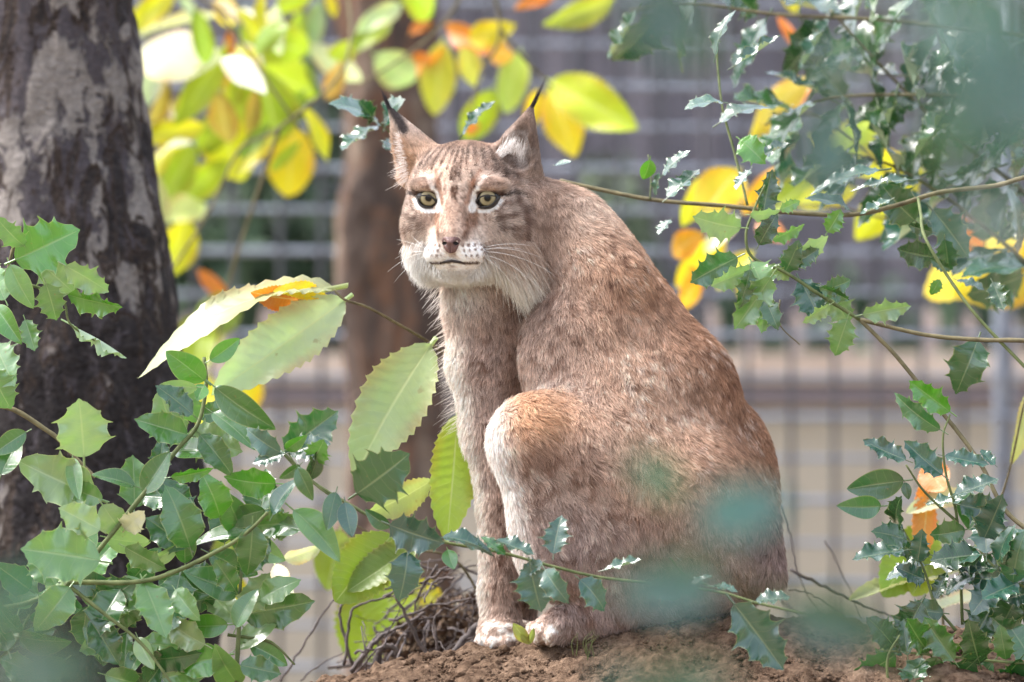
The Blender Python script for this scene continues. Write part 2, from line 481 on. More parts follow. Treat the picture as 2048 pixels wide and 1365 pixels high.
# torso (px, py, depth)
ell('torso', (1385, 1045, 20), (150, 185, 165), 40)
ell('torso', (1310, 838, 70), (174, 210, 150), 60)
ell('torso', (1212, 672, 105), (150, 164, 135), 60)
ell('torso', (1165, 720, 45), (120, 150, 110), 50)
ell('torso', (1176, 545, 130), (108, 104, 115), 50)
ell('torso', (1190, 545, 60), (70, 90, 70), 50)
ell('torso', (1225, 590, 30), (76, 88, 62), 22)
cone('neck', (1125, 478, 135), (1010, 440, 110), 102, 100, 50)
cone('neck', (1000, 470, 120), (990, 610, 165), 92, 92, 40)
ell('torso', (1380, 1130, 10), (180, 100, 150), 40)
ell('torso', (1445, 985, 110), (108, 190, 130), 25)
# hind leg near the camera
ell('torso', (1230, 850, -20), (130, 130, 100), 60)
cone('hind', (1340, 1000, -40), (1085, 885, -90), 140, 82, 80)
ell('hind', (1062, 872, -95), (76, 74, 78), 25)
cone('hind', (1068, 890, -95), (1120, 1120, -85), 80, 72, 30)
ell('hind', (1180, 1060, -50), (150, 140, 110), 40)
ell('hind', (1240, 1150, -55), (140, 80, 75), 30)
cone('hind', (1330, 1200, -40), (1120, 1252, -100), 44, 36, 25)
ell('paw', (1095, 1262, -112), (36, 26, 40), 15)
ell('paw', (1078, 1270, -128), (15.68, 19.04, 25.3), 3)
ell('paw', (1100, 1274, -140), (15.68, 17.92, 25.3), 3)
ell('paw', (1066, 1262, -100), (14.7, 19.04, 23), 3)
# far hind foot
cone('hind', (1480, 1130, 120), (1450, 1215, 60), 70, 40, 25)
# forelegs
cone('fore', (992, 590, 165), (978, 720, 150), 92, 74, 35)
cone('fore', (978, 720, 150), (990, 860, 140), 74, 58, 20)
cone('fore', (990, 860, 140), (1002, 1010, 125), 57, 41, 20)
cone('fore', (1002, 1010, 125), (998, 1180, 95), 41, 34, 15)
cone('fore', (998, 1180, 95), (1004, 1260, 75), 34, 38, 15)
ell('paw', (1000, 1268, 58), (46, 30, 56), 18)
ell('paw', (966, 1284, 40), (16.66, 19.04, 27.6), 3)
ell('paw', (986, 1288, 18), (16.66, 17.92, 27.6), 3)
ell('paw', (1012, 1287, 12), (16.66, 17.92, 27.6), 3)
ell('paw', (1034, 1280, 26), (15.68, 17.92, 25.3), 3)
cone('fore', (1040, 620, 260), (1030, 860, 265), 80, 56, 30)
cone('fore', (1030, 860, 265), (1035, 1260, 225), 55, 34, 20)
ell('paw', (1030, 1268, 195), (44, 30, 56), 18)
# tail stub
cone('tail', (1510, 1040, -40), (1532, 1150, -70), 44, 36, 20)
# head
hell('head', (0, 22, 5), (116, 96, 120), 30)
hell('head', (-58, -48, 46), (64, 76, 78), 35)
hell('head', (74, -50, 36), (68, 78, 78), 35)
hell('head', (-50, -78, 28), (48, 48, 54), 34)
hell('head', (98, -86, 8), (56, 70, 58), 28)
hell('head', (0, -92, 112), (54, 46, 66), 28)
hcone('head', (0, 28, 98), (0, -68, 150), 38, 30, 26)
hell('head', (-56, 28, 100), (42, 19, 36), 16)
hell('head', (56, 28, 100), (42, 19, 36), 16)
hell('head', (-29, -107, 143), (33, 25, 32), 10)
hell('head', (29, -107, 143), (33, 25, 32), 10)
hell('head', (0, -131, 114), (40, 21, 44), 16)
hell('head', (0, -110, 62), (74, 42, 66), 22)
hell('head', (0, -116, 20), (82, 42, 55), 25)
hell('head', (0, -86, 160), (19, 15, 18), 8)
# eye hollows
hell('head', (-62, -1, 136), (26, 17, 26), 10, sub=True)
hell('head', (62, -1, 136), (26, 17, 26), 10, sub=True)
# ears: outer cone, then the hollow of the cup
hcone('ear', (90, 72, -18), (124, 182, -22), 58, 6, 20)
hcone('ear', (-92, 66, -18), (-160, 180, -12), 54, 5, 20)
hcone('ear', (100, 92, 26), (124, 176, -2), 40, 3, 4, sub=True)
hcone('ear', (-132, 66, 26), (-168, 168, 10), 38, 3, 4, sub=True)

def prim_d(pr, Pp):
    if pr['t'] == 'e':
        q = Pp - pr['c']
        if pr.get('rot') is not None: q = q @ pr['rot'].T
        r = pr['r']
        k0 = np.sqrt(((q / r) ** 2).sum(-1)); k1 = np.sqrt(((q / (r * r)) ** 2).sum(-1)) + 1e-9
        return k0 * (k0 - 1) / k1
    a, b = pr['a'], pr['b']; ab = b - a
    h = np.clip(((Pp - a) @ ab) / (ab @ ab), 0, 1)
    q = Pp - a - h[..., None] * ab
    return np.sqrt((q * q).sum(-1)) - (pr['ra'] + (pr['rb'] - pr['ra']) * h)

def smin(a, b, k):
    h = np.maximum(k - np.abs(a - b), 0) / k
    return np.minimum(a, b) - h * h * k * .25

def axis(lo, hi, f0, f1, fine, coarse):
    out = []; x = lo
    while x < hi:
        out.append(x); x += fine if f0 <= x < f1 else coarse
    return np.array(out + [x])
GX = axis(740, 1640, 750, 1105, 3.6, 7.0)
GY = axis(-270, 350, -110, 230, 4.2, 8.0)
GZ = axis(-1330, -170, -580, -170, 3.6, 7.0)
FLD = np.full((len(GX), len(GY), len(GZ)), 60.0, dtype=np.float32)
for pr in PR:
    if pr['t'] == 'e':
        rad = pr['r'].max() if pr.get('rot') is not None else pr['r']
        lo, hi = pr['c'] - rad, pr['c'] + rad
    else:
        m = max(pr['ra'], pr['rb']); lo, hi = np.minimum(pr['a'], pr['b']) - m, np.maximum(pr['a'], pr['b']) + m
    mg = pr['k'] + 14
    sl = [slice(max(0, np.searchsorted(g, lo[i] - mg) - 1), np.searchsorted(g, hi[i] + mg) + 1) for i, g in enumerate((GX, GY, GZ))]
    X, Y, Z = np.meshgrid(GX[sl[0]], GY[sl[1]], GZ[sl[2]], indexing='ij')
    d = prim_d(pr, np.stack([X, Y, Z], -1)).astype(np.float32)
    sub = FLD[sl[0], sl[1], sl[2]]
    if pr['sub']: FLD[sl[0], sl[1], sl[2]] = -smin(-sub, d, pr['k'])
    else: FLD[sl[0], sl[1], sl[2]] = smin(sub, d, pr['k'])

def surface_nets(F, xs, ys, zs):
    ins = F < 0
    nx, ny, nz = F.shape
    cnt = np.zeros((nx - 1, ny - 1, nz - 1), np.int8)
    offs = [(i, j, k) for i in (0, 1) for j in (0, 1) for k in (0, 1)]
    for i, j, k in offs: cnt += ins[i:nx - 1 + i, j:ny - 1 + j, k:nz - 1 + k]
    act = (cnt > 0) & (cnt < 8)
    idx = np.argwhere(act)
    cid = np.full(act.shape, -1, np.int64); cid[act] = np.arange(len(idx))
    vals = np.stack([F[idx[:, 0] + i, idx[:, 1] + j, idx[:, 2] + k] for i, j, k in offs], 1).astype(float)
    pos = np.stack([np.stack([xs[idx[:, 0] + i], ys[idx[:, 1] + j], zs[idx[:, 2] + k]], 1) for i, j, k in offs], 1)
    acc = np.zeros((len(idx), 3)); w = np.zeros(len(idx))
    for a in range(8):
        for b in range(a + 1, 8):
            if sum(abs(offs[a][q] - offs[b][q]) for q in range(3)) != 1: continue
            va, vb = vals[:, a], vals[:, b]
            m = (va < 0) != (vb < 0)
            t = np.where(m, va / np.where(m, va - vb, 1), 0)
            acc += np.where(m[:, None], pos[:, a] + (pos[:, b] - pos[:, a]) * t[:, None], 0); w += m
    V = acc / w[:, None]
    Q = []
    for ax in range(3):
        s0 = [slice(None)] * 3; s1 = [slice(None)] * 3; s0[ax] = slice(0, -1); s1[ax] = slice(1, None)
        ch = ins[tuple(s0)] != ins[tuple(s1)]
        u, v = (ax + 1) % 3, (ax + 2) % 3
        e = np.argwhere(ch)
        ok = (e[:, u] > 0) & (e[:, v] > 0) & (e[:, u] < F.shape[u] - 1) & (e[:, v] < F.shape[v] - 1)
        e = e[ok]
        def cell(du, dv):
            c = e.copy(); c[:, u] -= du; c[:, v] -= dv
            return cid[c[:, 0], c[:, 1], c[:, 2]]
        q = np.stack([cell(1, 1), cell(0, 1), cell(0, 0), cell(1, 0)], 1)
        flip = ~ins[e[:, 0], e[:, 1], e[:, 2]]
        q[flip] = q[flip][:, ::-1]
        Q.append(q)
    return V, np.concatenate(Q)

BV, BQ = surface_nets(FLD, GX, GY, GZ)
# light smoothing
for _ in range(2):
    acc = np.zeros_like(BV); w = np.zeros(len(BV))
    for i in range(4):
        a, b = BQ[:, i], BQ[:, (i + 1) % 4]
        np.add.at(acc, a, BV[b]); np.add.at(acc, b, BV[a]); np.add.at(w, a, 1); np.add.at(w, b, 1)
    BV = BV * .5 + .5 * acc / np.maximum(w, 1)[:, None]
fn = np.cross(BV[BQ[:, 2]] - BV[BQ[:, 0]], BV[BQ[:, 3]] - BV[BQ[:, 1]])
FA = np.linalg.norm(fn, axis=1) * .5
BN = np.zeros_like(BV)
for i in range(4): np.add.at(BN, BQ[:, i], fn)
BN /= np.linalg.norm(BN, axis=1)[:, None] + 1e-9

def C(*rgb): return np.array([((c / 255) / 12.92 if c / 255 < .04045 else ((c / 255 + .055) / 1.055) ** 2.4) for c in rgb])
def seg(a, b, p0, p1, w, soft=.5):
    p0 = np.array(p0, float); p1 = np.array(p1, float); d = p1 - p0
    h = np.clip(((a - p0[0]) * d[0] + (b - p0[1]) * d[1]) / (d @ d), 0, 1)
    r = np.hypot(a - p0[0] - h * d[0], b - p0[1] - h * d[1])
    return 1 - smooth01(r, w * soft, w * (2 - soft))
def spot(a, b, c, r):
    return np.exp(-(((a - c[0]) / r[0]) ** 2 + ((b - c[1]) / r[1]) ** 2))
GROUPS = ('torso', 'neck', 'hind', 'fore', 'paw', 'tail', 'head', 'ear')
def group_w(p):
    dd = []
    for g in GROUPS:
        m = np.full(len(p), 1e3)
        for pr in PR:
            if pr['g'] == g and not pr['sub']: m = np.minimum(m, prim_d(pr, p))
        dd.append(m)
    dd = np.stack(dd, 1); dd -= dd.min(1, keepdims=True)
    w = np.exp(-dd / 7.0); w /= w.sum(1, keepdims=True)
    return {g: w[:, i] for i, g in enumerate(GROUPS)}
def mixc(c, k, m): return c + (k - c) * np.clip(m, 0, 1)[:, None]

def fur_style(p, n):
    """returns tip colour, root colour, length, tangent direction, lift, thickness"""
    W = group_w(p)
    N_ = len(p)
    a, b, c = m2h(p)
    px, py, dy = p[:, 0], -p[:, 2], p[:, 1]
    n1 = fbm(p / 26.0, 3, 3); n2 = fbm(p / 70.0, 2, 9); n3 = vnoise(p / 9.0, 5); n4 = vnoise(p / 4.5, 11)
    tan, grey, ruf = C(205, 174, 152), C(204, 187, 178), C(190, 146, 112)
    dark, cream, white, org = C(92, 66, 54), C(232, 218, 206), C(246, 242, 238), C(214, 172, 138)
    brown = C(158, 117, 90)
    # ---- body
    col = np.tile(tan, (N_, 1))
    flank = 1 - smooth01(px + (py - 700) * -.25, 1060, 1260)
    col = mixc(col, grey, .65 * flank)
    back = smooth01(px - (py - 500) * .48, 1190, 1330)
    col = mixc(col, brown, .8 * back * smooth01(py, 420, 640))
    col = mixc(col, ruf, .5 * spot(px, py, (1275, 560), (70, 60)))
    col = mixc(col, C(178, 158, 153), .75 * smooth01(py, 960, 1090) * (px > 1000))
    col = mixc(col, C(150, 132, 128), .6 * smooth01(px, 1420, 1520) * smooth01(py, 1010, 1110))
    col = mixc(col, cream, .5 * spot(px, py, (1170, 420), (60, 50)))
    # spots
    sp = smooth01(fbm(p / 19.0, 3, 3), .54, .68) * (.35 + .65 * n3)
    col = mixc(col, C(130, 94, 74), .85 * sp * (1 - .45 * W['neck']))
    sp2 = smooth01(vnoise(p / np.array([10., 10., 15.]), 23), .76, .90)
    col = mixc(col, C(108, 78, 64), .75 * sp2)
    col = mixc(col, cream, .5 * smooth01(n2 * .5 + n3 * .5, .56, .78))
    # ---- forelegs
    fc = np.tile(C(192, 170, 158), (N_, 1))
    fc = mixc(fc, C(116, 86, 72), .85 * smooth01(vnoise(p / np.array([10., 10., 14.]), 31), .62, .8))
    fc = mixc(fc, C(150, 112, 88), .5 * smooth01(px, 985, 1030) * (py < 1000))
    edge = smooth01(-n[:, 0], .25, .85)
    fc = mixc(fc, C(236, 222, 212), .85 * edge)  # rim light from the left painted into the foreleg coat
    fc = mixc(fc, C(152, 118, 98), .5 * spot(px, py, (985, 620), (50, 50)))
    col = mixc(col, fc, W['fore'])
    # ---- hind leg, orange knee
    kn = spot(px, py, (1070, 830), (95, 68)) * (W['hind'] > .2)
    col = mixc(col, org, .95 * kn)
    col = mixc(col, C(132, 92, 70), .6 * W['hind'] * smooth01(n1, .46, .6) * spot(px, py, (1080, 930), (110, 60)))
    col = mixc(col, C(240, 228, 222), .8 * W['hind'] * smooth01(-n[:, 0], .35, .85))  # bright left rim of the hind leg is light put into the colour
    pc = mixc(np.tile(C(198, 178, 166), (N_, 1)), C(232, 220, 212), smooth01(n3, .4, .7))
    col = mixc(col, pc, W['paw'])
    col = mixc(col, C(146, 126, 120), .8 * W['tail'])
    # ---- neck: pale throat, brown side and painted shadow
    nc = mixc(np.tile(C(178, 154, 138), (N_, 1)), C(128, 100, 84), .7 * smooth01(n1, .46, .6))
    nc = mixc(nc, C(246, 238, 230), .9 * spot(px, py, (925, 588), (46, 40)))
    col = mixc(col, nc, .8 * W['neck'] * (1 - .6 * smooth01(px, 1090, 1160)))
    col = mixc(col, C(122, 97, 84), .75 * spot(px, py, (1062, 575), (52, 85)))  # shadow beside the ruff painted into the neck coat
    # ---- head
    aa = np.abs(a)
    fcol = np.tile(C(206, 189, 177), (N_, 1))
    fcol = mixc(fcol, C(128, 103, 90), .7 * smooth01(fbm(np.stack([a / 7, b / 16, c / 9], 1), 2, 41), .5, .66))
    fcol = mixc(fcol, C(172, 146, 130), .8 * spot(a, b, (0, -35), (24, 50)))
    fcol = mixc(fcol, C(172, 138, 114), .7 * smooth01(b, 88, 112) * (1 - smooth01(aa, 70, 110)))
    fcol = mixc(fcol, C(152, 126, 110), .5 * smooth01(b, 34, 70))
    # forehead pale patches and dark streaks converging upward
    fcol = mixc(fcol, C(214, 190, 172), .7 * (spot(aa, b, (26, 52), (15, 24))))
    for x0, y0, x1, y1, w in ((0, 10, 0, 74, 4.5), (9, 40, 5, 100, 3), (20, 62, 12, 112, 3), (36, 70, 20, 116, 3), (40, 24, 30, 52, 3.5), (3, 2, 5, 26, 2.5), (56, 62, 34, 110, 3.2), (74, 58, 50, 104, 3.2), (90, 46, 72, 96, 4), (106, 36, 98, 76, 4)):
        brk = .45 + .55 * smooth01(n4, .3, .6)
        fcol = mixc(fcol, C(74, 54, 44), .95 * seg(aa, b, (x0, y0), (x1, y1), w) * brk * (c > 0))
    fcol = mixc(fcol, C(140, 104, 84), .7 * seg(aa, b, (37, -26), (31, -70), 8))
    fcol = mixc(fcol, C(90, 64, 52), .7 * seg(aa, b, (30, -66), (27, -76), 5))
    # white about the eyes
    fr = (c > 50).astype(float)
    fcol = mixc(fcol, C(150, 124, 108), .75 * seg(aa, b, (58, 32), (104, 28), 11))
    fcol = mixc(fcol, C(206, 186, 172), .5 * seg(aa, b, (70, 23), (100, 22), 4))
    for q0, q1, w in (((88, 0), (79, -14), 3.2), ((79, -14), (64, -21), 4), ((64, -21), (46, -23), 4.2)):
        fcol = mixc(fcol, white, seg(aa, b, q0, q1, w, .7) * fr)
    for q0, q1, w, k in (((35, -20), (35, 8), 5.6, 1.), ((35, 8), (46, 22), 4.5, .75), ((46, 22), (56, 46), 4.5, .3)):
        fcol = mixc(fcol, white, k * seg(aa, b, q0, q1, w, .6) * fr)
    fcol = mixc(fcol, C(140, 100, 78), .7 * seg(aa, b, (26, -6), (34, 34), 4.5) * fr)
    fcol = mixc(fcol, C(140, 100, 78), .6 * seg(aa, b, (36, 34), (44, 58), 4) * fr)
    fcol = mixc(fcol, C(48, 36, 33), .97 * seg(aa, b, (82, 8), (132, 14), 3.4))
    fcol = mixc(fcol, C(84, 62, 54), .8 * seg(aa, b, (96, -4), (84, -24), 2.4))
    fcol = mixc(fcol, C(78, 56, 48), .85 * seg(aa, b, (46, 13), (88, 13), 4.5))
    # cheek streaks
    for x0, y0, x1, y1, w in ((74, -40, 112, -30, 4), (84, -52, 124, -52, 4), (112, 0, 128, -40, 6), (128, -20, 132, -70, 6)):
        fcol = mixc(fcol, C(104, 78, 66), .7 * seg(aa, b, (x0, y0), (x1, y1), w))
    fcol = mixc(fcol, C(214, 196, 182), .7 * seg(aa, b, (46, -60), (36, -92), 9))
    # muzzle white with whisker rows
    fcol = mixc(fcol, C(246, 240, 235), .98 * spot(aa, b, (46, -108), (40, 22)) * (c > 60))
    for row, (y0, y1) in enumerate(((-92, -88), (-102, -99), (-112, -110))):
        dots = .5 + .5 * np.cos((aa - 24 - 3 * row) * 2 * math.pi / 10.5)
        fcol = mixc(fcol, C(92, 68, 58), .85 * seg(aa, b, (24, y0), (66, y1), 3.0) * smooth01(dots, .45, .8) * (c > 60))
    # ruff and chin
    ruff = smooth01(-b + 16 * n3, 92, 128) * smooth01(aa, 48, 80)
    fcol = mixc(fcol, C(232, 220, 206), .9 * ruff)
    fcol = mixc(fcol, C(166, 116, 86), .8 * spot(aa, b, (118, -88), (13, 8)))
    fcol = mixc(fcol, C(122, 100, 90), .8 * smooth01(a, 116, 140) * smooth01(n1, .36, .56))  # grey ruff edge, deepened to paint the shadow between head and neck
    fcol = mixc(fcol, C(248, 242, 236), .85 * smooth01(-a, 30, 60) * smooth01(-b + 34 * n3 - 14, 74, 118))
    fcol = mixc(fcol, C(250, 245, 240), .98 * smooth01(spot(a, b, (-8, -145), (84, 32)), .25, .7))
    fcol = mixc(fcol, C(60, 44, 40), .92 * (seg(aa, b, (0, -123), (24, -127), 2.6) + seg(aa, b, (24, -127), (50, -126), 2.6)) * (c > 60))
    fcol = mixc(fcol, C(110, 84, 72), .55 * spot(a, b, (0, -134), (15, 5)))
    fcol = mixc(fcol, C(176, 152, 138), .8 * smooth01(-c, 0, 50) * (b < 80))
    # thin dark skin edge of the lids
    fcol = mixc(fcol, C(52, 40, 36), .95 * (1 - smooth01(np.hypot((aa - 60) / 21, (b + 3) / 13), .98, 1.08)) * (c > 60))
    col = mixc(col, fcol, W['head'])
    # ---- ears
    ec = np.tile(C(188, 164, 146), (N_, 1))
    tipness = smooth01(b, 120, 185)
    rin = (a > 0)
    ec = mixc(ec, C(150, 132, 122), .8 * rin)
    ec = mixc(ec, C(216, 184, 158), .6 * (~rin) * (1 - smooth01(b, 92, 122)))
    ec = mixc(ec, C(216, 204, 196), .55 * (~rin) * smooth01(b, 108, 150))
    ec = mixc(ec, C(52, 48, 52), .92 * (~rin) * seg(a, b, (-128, 138), (-162, 192), 10))
    ec = mixc(ec, C(60, 54, 56), .8 * rin * smooth01(b, 165, 195))
    ec = mixc(ec, C(104, 84, 76), .6 * rin * spot(a, b, (128, 108), (16, 44)))
    ec = mixc(ec, C(232, 226, 222), .9 * rin * smooth01(n1, .44, .56) * spot(a, b, (98, 96), (26, 34)))
    col = mixc(col, ec, W['ear'])
    # per-strand tone
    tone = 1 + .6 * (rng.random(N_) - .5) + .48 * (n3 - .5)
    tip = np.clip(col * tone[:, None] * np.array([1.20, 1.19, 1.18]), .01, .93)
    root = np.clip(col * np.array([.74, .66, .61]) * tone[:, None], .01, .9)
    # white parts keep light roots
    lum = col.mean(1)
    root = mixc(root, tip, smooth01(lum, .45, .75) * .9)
    # ---- lengths
    L = W['torso'] * 24 + W['neck'] * 28 + W['hind'] * 25 + W['fore'] * 19 + W['paw'] * 8 + W['tail'] * 26 + W['ear'] * 8
    face = 10 + 7 * smooth01(aa, 40, 90) + 6 * smooth01(b, 60, 110)
    front = smooth01(c, 120, 160)
    face = face * (1 - front) + 5.5 * front
    near_eye = 1 - smooth01(np.hypot((aa - 62) / 40, b / 32), .8, 1.2)
    face = face * (1 - .5 * near_eye)
    face = face + np.where(a > 0, 46, 10) * smooth01(-b, 62, 118) * smooth01(aa, 62, 104) * (1 - smooth01(c, 110, 150)) + 22 * smooth01(-c, -20, 40) * smooth01(-b, -10, 60)
    face = face + 9 * smooth01(-a, 60, 110) * smooth01(-b, -40, 60)
    face = face + 12 * smooth01(-b, 130, 150) * (1 - smooth01(aa, 60, 90))
    L = L + W['head'] * face
    L = L + W['fore'] * 8 * edge * (py < 900)
    L = L + W['ear'] * rin * 26 * spot(a, b, (92, 92), (28, 34)) * (n[:, 1] < .3)
    L = L + W['ear'] * (~rin) * 16 * smooth01(-n[:, 0], .3, .8) * (1 - smooth01(b, 100, 160))
    L *= (.72 + .5 * rng.random(N_)) * (.85 + .3 * n2)
    # ---- direction
    Dv = np.zeros((N_, 3))
    up = smooth01(py, 380, 640)
    Dv += W['torso'][:, None] * np.stack([.85 - .5 * up, -.12 + 0 * up, -.5 - .45 * up], 1)
    Dv += W['neck'][:, None] * np.array([.35, -.1, -.9])
    Dv += W['hind'][:, None] * np.stack([.62 - .35 * smooth01(py, 900, 1080), -.15 + 0 * up, -.75 + 0 * up], 1)
    Dv += W['fore'][:, None] * np.array([-.05, -.15, -1.])
    Dv += W['paw'][:, None] * np.array([-.45, -.5, -.7])
    Dv += W['tail'][:, None] * np.array([.1, -.05, -1.])
    la, lb, lc = a, b + 62, c - 178
    rr = np.sqrt(la * la + lb * lb + lc * lc) + 1e-6
    rad = (la / rr)[:, None] * HR + (lb / rr)[:, None] * HU + (lc / rr)[:, None] * HF
    drop = smooth01(-b, 20, 100) * smooth01(aa, 30, 90)
    rdir = rad * (1 - .75 * drop[:, None]) + drop[:, None] * (np.where(a > 0, .34, .05)[:, None] * HR - HU * .95 - HF * .05)
    chin = smooth01(-b, 126, 140) * (1 - smooth01(aa, 40, 80))
    rdir = rdir * (1 - chin[:, None]) + chin[:, None] * (-HU * 1.0 - HF * .2)
    Dv += W['head'][:, None] * rdir
    edir = np.where(rin[:, None], HR * .25 + HU * .95, HR * -.45 + HU * .85)
    Dv += W['ear'][:, None] * edir
    innr = (W['ear'] * rin * spot(a, b, (92, 92), (28, 34)))[:, None]
    Dv = Dv * (1 - innr) + innr * (HR * .55 + HU * .75 + HF * .4)
    jit = np.stack([vnoise(p / 34, 51) - .5, vnoise(p / 34, 52) - .5, vnoise(p / 34, 53) - .5], 1)
    Dv += 1.0 * jit * (1 - W['head'] - .6 * W['ear'])[:, None]
    Dv += .26 * rng.normal(size=(N_, 3))
    T = Dv - (Dv * n).sum(1)[:, None] * n
    T /= np.linalg.norm(T, axis=1)[:, None] + 1e-6
    lift = .42 + .18 * rng.random(N_)
    lift = lift * (1 - .45 * W['head']) + .22 * W['fore'] * edge
    thick = .50 * (1 - .35 * W['head'] - .3 * W['ear'])
    return tip, root, L, T, lift, thick

lynx = empty('lynx', P(1150, 1290, 8.0), 'spotted tawny lynx with tufted ears sitting on the soil mound, looking back at us', 'lynx')

# body mesh with the coat's own colours under the fur
mt = N('lynx_skin')
at = mt.add('Attribute', attribute_name='coat')
M_SKIN = mt.base(at.outputs['Color'], .9, .1)
tipc, rootc, *_ = fur_style(BV, BN)
body_me = mesh('lynx_body', Pn(BV), BQ)
ca = body_me.color_attributes.new('coat', 'FLOAT_COLOR', 'POINT')
ca.data.foreach_set('color', np.concatenate([rootc * .75 + tipc * .2, np.ones((len(BV), 1))], 1).astype(np.float32).ravel())
body = link('body', body_me, lynx, M_SKIN)

# ---- fur strands
def scatter(n_target, weight):
    tri = np.concatenate([BQ[:, [0, 1, 2]], BQ[:, [0, 2, 3]]])
    A = BV[tri]
    ar = np.linalg.norm(np.cross(A[:, 1] - A[:, 0], A[:, 2] - A[:, 0]), axis=1) * weight[tri].mean(1)
    cdf = np.cumsum(ar); cdf /= cdf[-1]
    f = np.searchsorted(cdf, rng.random(n_target))
    u, v = rng.random(n_target), rng.random(n_target)
    m = u + v > 1; u[m], v[m] = 1 - u[m], 1 - v[m]
    t = tri[f]
    w = np.stack([1 - u - v, u, v], 1)[..., None]
    p = (BV[t] * w).sum(1); n = (BN[t] * w).sum(1)
    n /= np.linalg.norm(n, axis=1)[:, None] + 1e-9
    return p, n

NHAIR = 430000
ga, gb, gc = m2h(BV)
eyes_hole = np.minimum(np.hypot((np.abs(ga) - 60) / 22.5, (gb + 3) / 14), 9)
wt = np.where(BN[:, 1] < .25, 1.0, .3)
headness = smooth01(gb, -190, -150) * smooth01(-np.abs(ga), -190, -150) * smooth01(gc, -60, 0)
wt = wt * (1 + 2.2 * headness)
wt[(eyes_hole < 1.0) & (gc > 60)] = 0
nose_m = (np.hypot(ga / 25, (gb + 86) / 19) < 1) & (gc > 140)
wt[nose_m] = 0
hp, hn = scatter(NHAIR, wt)
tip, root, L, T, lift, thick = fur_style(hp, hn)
# clumps
nc = 52000
ci = rng.choice(len(hp), nc, replace=False)
kd = kdtree.KDTree(nc)
for k, i in enumerate(ci): kd.insert(hp[i], k)
kd.balance()
near = np.array([kd.find(q)[1] for q in hp])
cl = ci[near]
K = 5
tt = np.linspace(0, 1, K)
def strand(p, n, L, T, lift):
    pts = np.zeros((len(p), K, 3))
    for k, t in enumerate(tt):
        pts[:, k] = p + L[:, None] * (T * t * np.sqrt(np.clip(1 - lift ** 2, .1, 1))[:, None] + n * (lift * (t - .38 * t * t))[:, None])
        pts[:, k, 2] -= L * .10 * t * t
    return pts
pts = strand(hp - hn * 1.5, hn, L, T, lift)
ctip = strand(hp[cl] - hn[cl] * 1.5, hn[cl], L, T[cl], lift[cl])
hw = group_w(hp)
cstr = (.5 - .3 * hw['head'] - .3 * hw['ear'])[:, None]
for k, t in enumerate(tt):
    pts[:, k] += (ctip[:, k] - pts[:, k]) * cstr * t ** 1.3
curl = rng.normal(size=(len(hp), 3)) * (L * .05)[:, None]
for k, t in enumerate(tt): pts[:, k] += curl * t * t
ctone = .84 + .32 * rng.random(len(hp))[cl]
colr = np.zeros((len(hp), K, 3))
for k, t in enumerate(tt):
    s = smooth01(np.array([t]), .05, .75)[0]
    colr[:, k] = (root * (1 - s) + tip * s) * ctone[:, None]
rad = np.zeros((len(hp), K))
prof = np.array([1.0, 1.0, .85, .6, .2])
rad[:] = prof[None, :] * (thick * (.7 + .6 * rng.random(len(hp))))[:, None] * S

def hair_object(name, pts, rad, colr, parent, mat):
    n, k = pts.shape[:2]
    hc = bpy.data.hair_curves.new(name)
    hc.add_curves([k] * n)
    hc.attributes['position'].data.foreach_set('vector', Pn(pts.reshape(-1, 3)).astype(np.float32).ravel())
    ra = hc.attributes.get('radius') or hc.attributes.new('radius', 'FLOAT', 'POINT')
    ra.data.foreach_set('value', rad.astype(np.float32).ravel())
    cc = hc.attributes.new('coat', 'FLOAT_COLOR', 'POINT')
    cc.data.foreach_set('color', np.concatenate([np.clip(colr.reshape(-1, 3), 0, .95), np.ones((n * k, 1))], 1).astype(np.float32).ravel())
    return link(name, hc, parent, mat)
mt = N('lynx_fur')
at = mt.add('Attribute', attribute_name='coat')
mt.base(at.outputs['Color'], .55, .25)
tr = mt.add('BsdfTranslucent'); mt.link(at.outputs['Color'], tr.inputs['Color'])
mx = mt.add('MixShader'); mx.inputs[0].default_value = .28
mt.link(mt.bsdf.outputs[0], mx.inputs[1]); mt.link(tr.outputs[0], mx.inputs[2]); mt.link(mx.outputs[0], mt.out.inputs['Surface'])
M_FUR = mt.m
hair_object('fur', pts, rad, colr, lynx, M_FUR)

# ---- long pale ruff of cheeks and chin
ha, hb_, hc_ = m2h(hp)
haa = np.abs(ha)
rm = (hw['head'] > .5) & (hc_ < 118) & (hc_ > -45) & (((hb_ < -80) & (haa > 50)) | (hb_ < -128))
ri = np.where(rm)[0]
ri = rng.choice(ri, min(14000, len(ri)), replace=False)
rT = T[ri] * .7 + np.array([0, 0, -.8]) * 1.0 + np.where(ha[ri] > 0, .5, -.12)[:, None] * HR + rng.normal(size=(len(ri), 3)) * .16
rT -= (np.minimum((rT * hn[ri]).sum(1), 0) - .1)[:, None] * hn[ri]
rT /= np.linalg.norm(rT, axis=1)[:, None] + 1e-6
chn = smooth01(-hb_[ri], 120, 140) * (haa[ri] < 50)
rL = (13 + 7 * smooth01(haa[ri], 20, 60) + np.where(ha[ri] > 0, 52, 20) * smooth01(haa[ri], 50, 95) * smooth01(-hb_[ri], 60, 115)) * (.6 + .6 * rng.random(len(ri)))
rq = strand(hp[ri], hn[ri], rL, rT, .30 + .16 * rng.random(len(ri)))
rcol = np.tile(C(252, 249, 245), (len(ri), 1))
rcol = mixc(rcol, C(244, 230, 208), .45 * smooth01(ha[ri], 30, 90))
rcol = mixc(rcol, C(172, 138, 116), .8 * smooth01(haa[ri], 112, 134) * (rng.random(len(ri)) < .45))
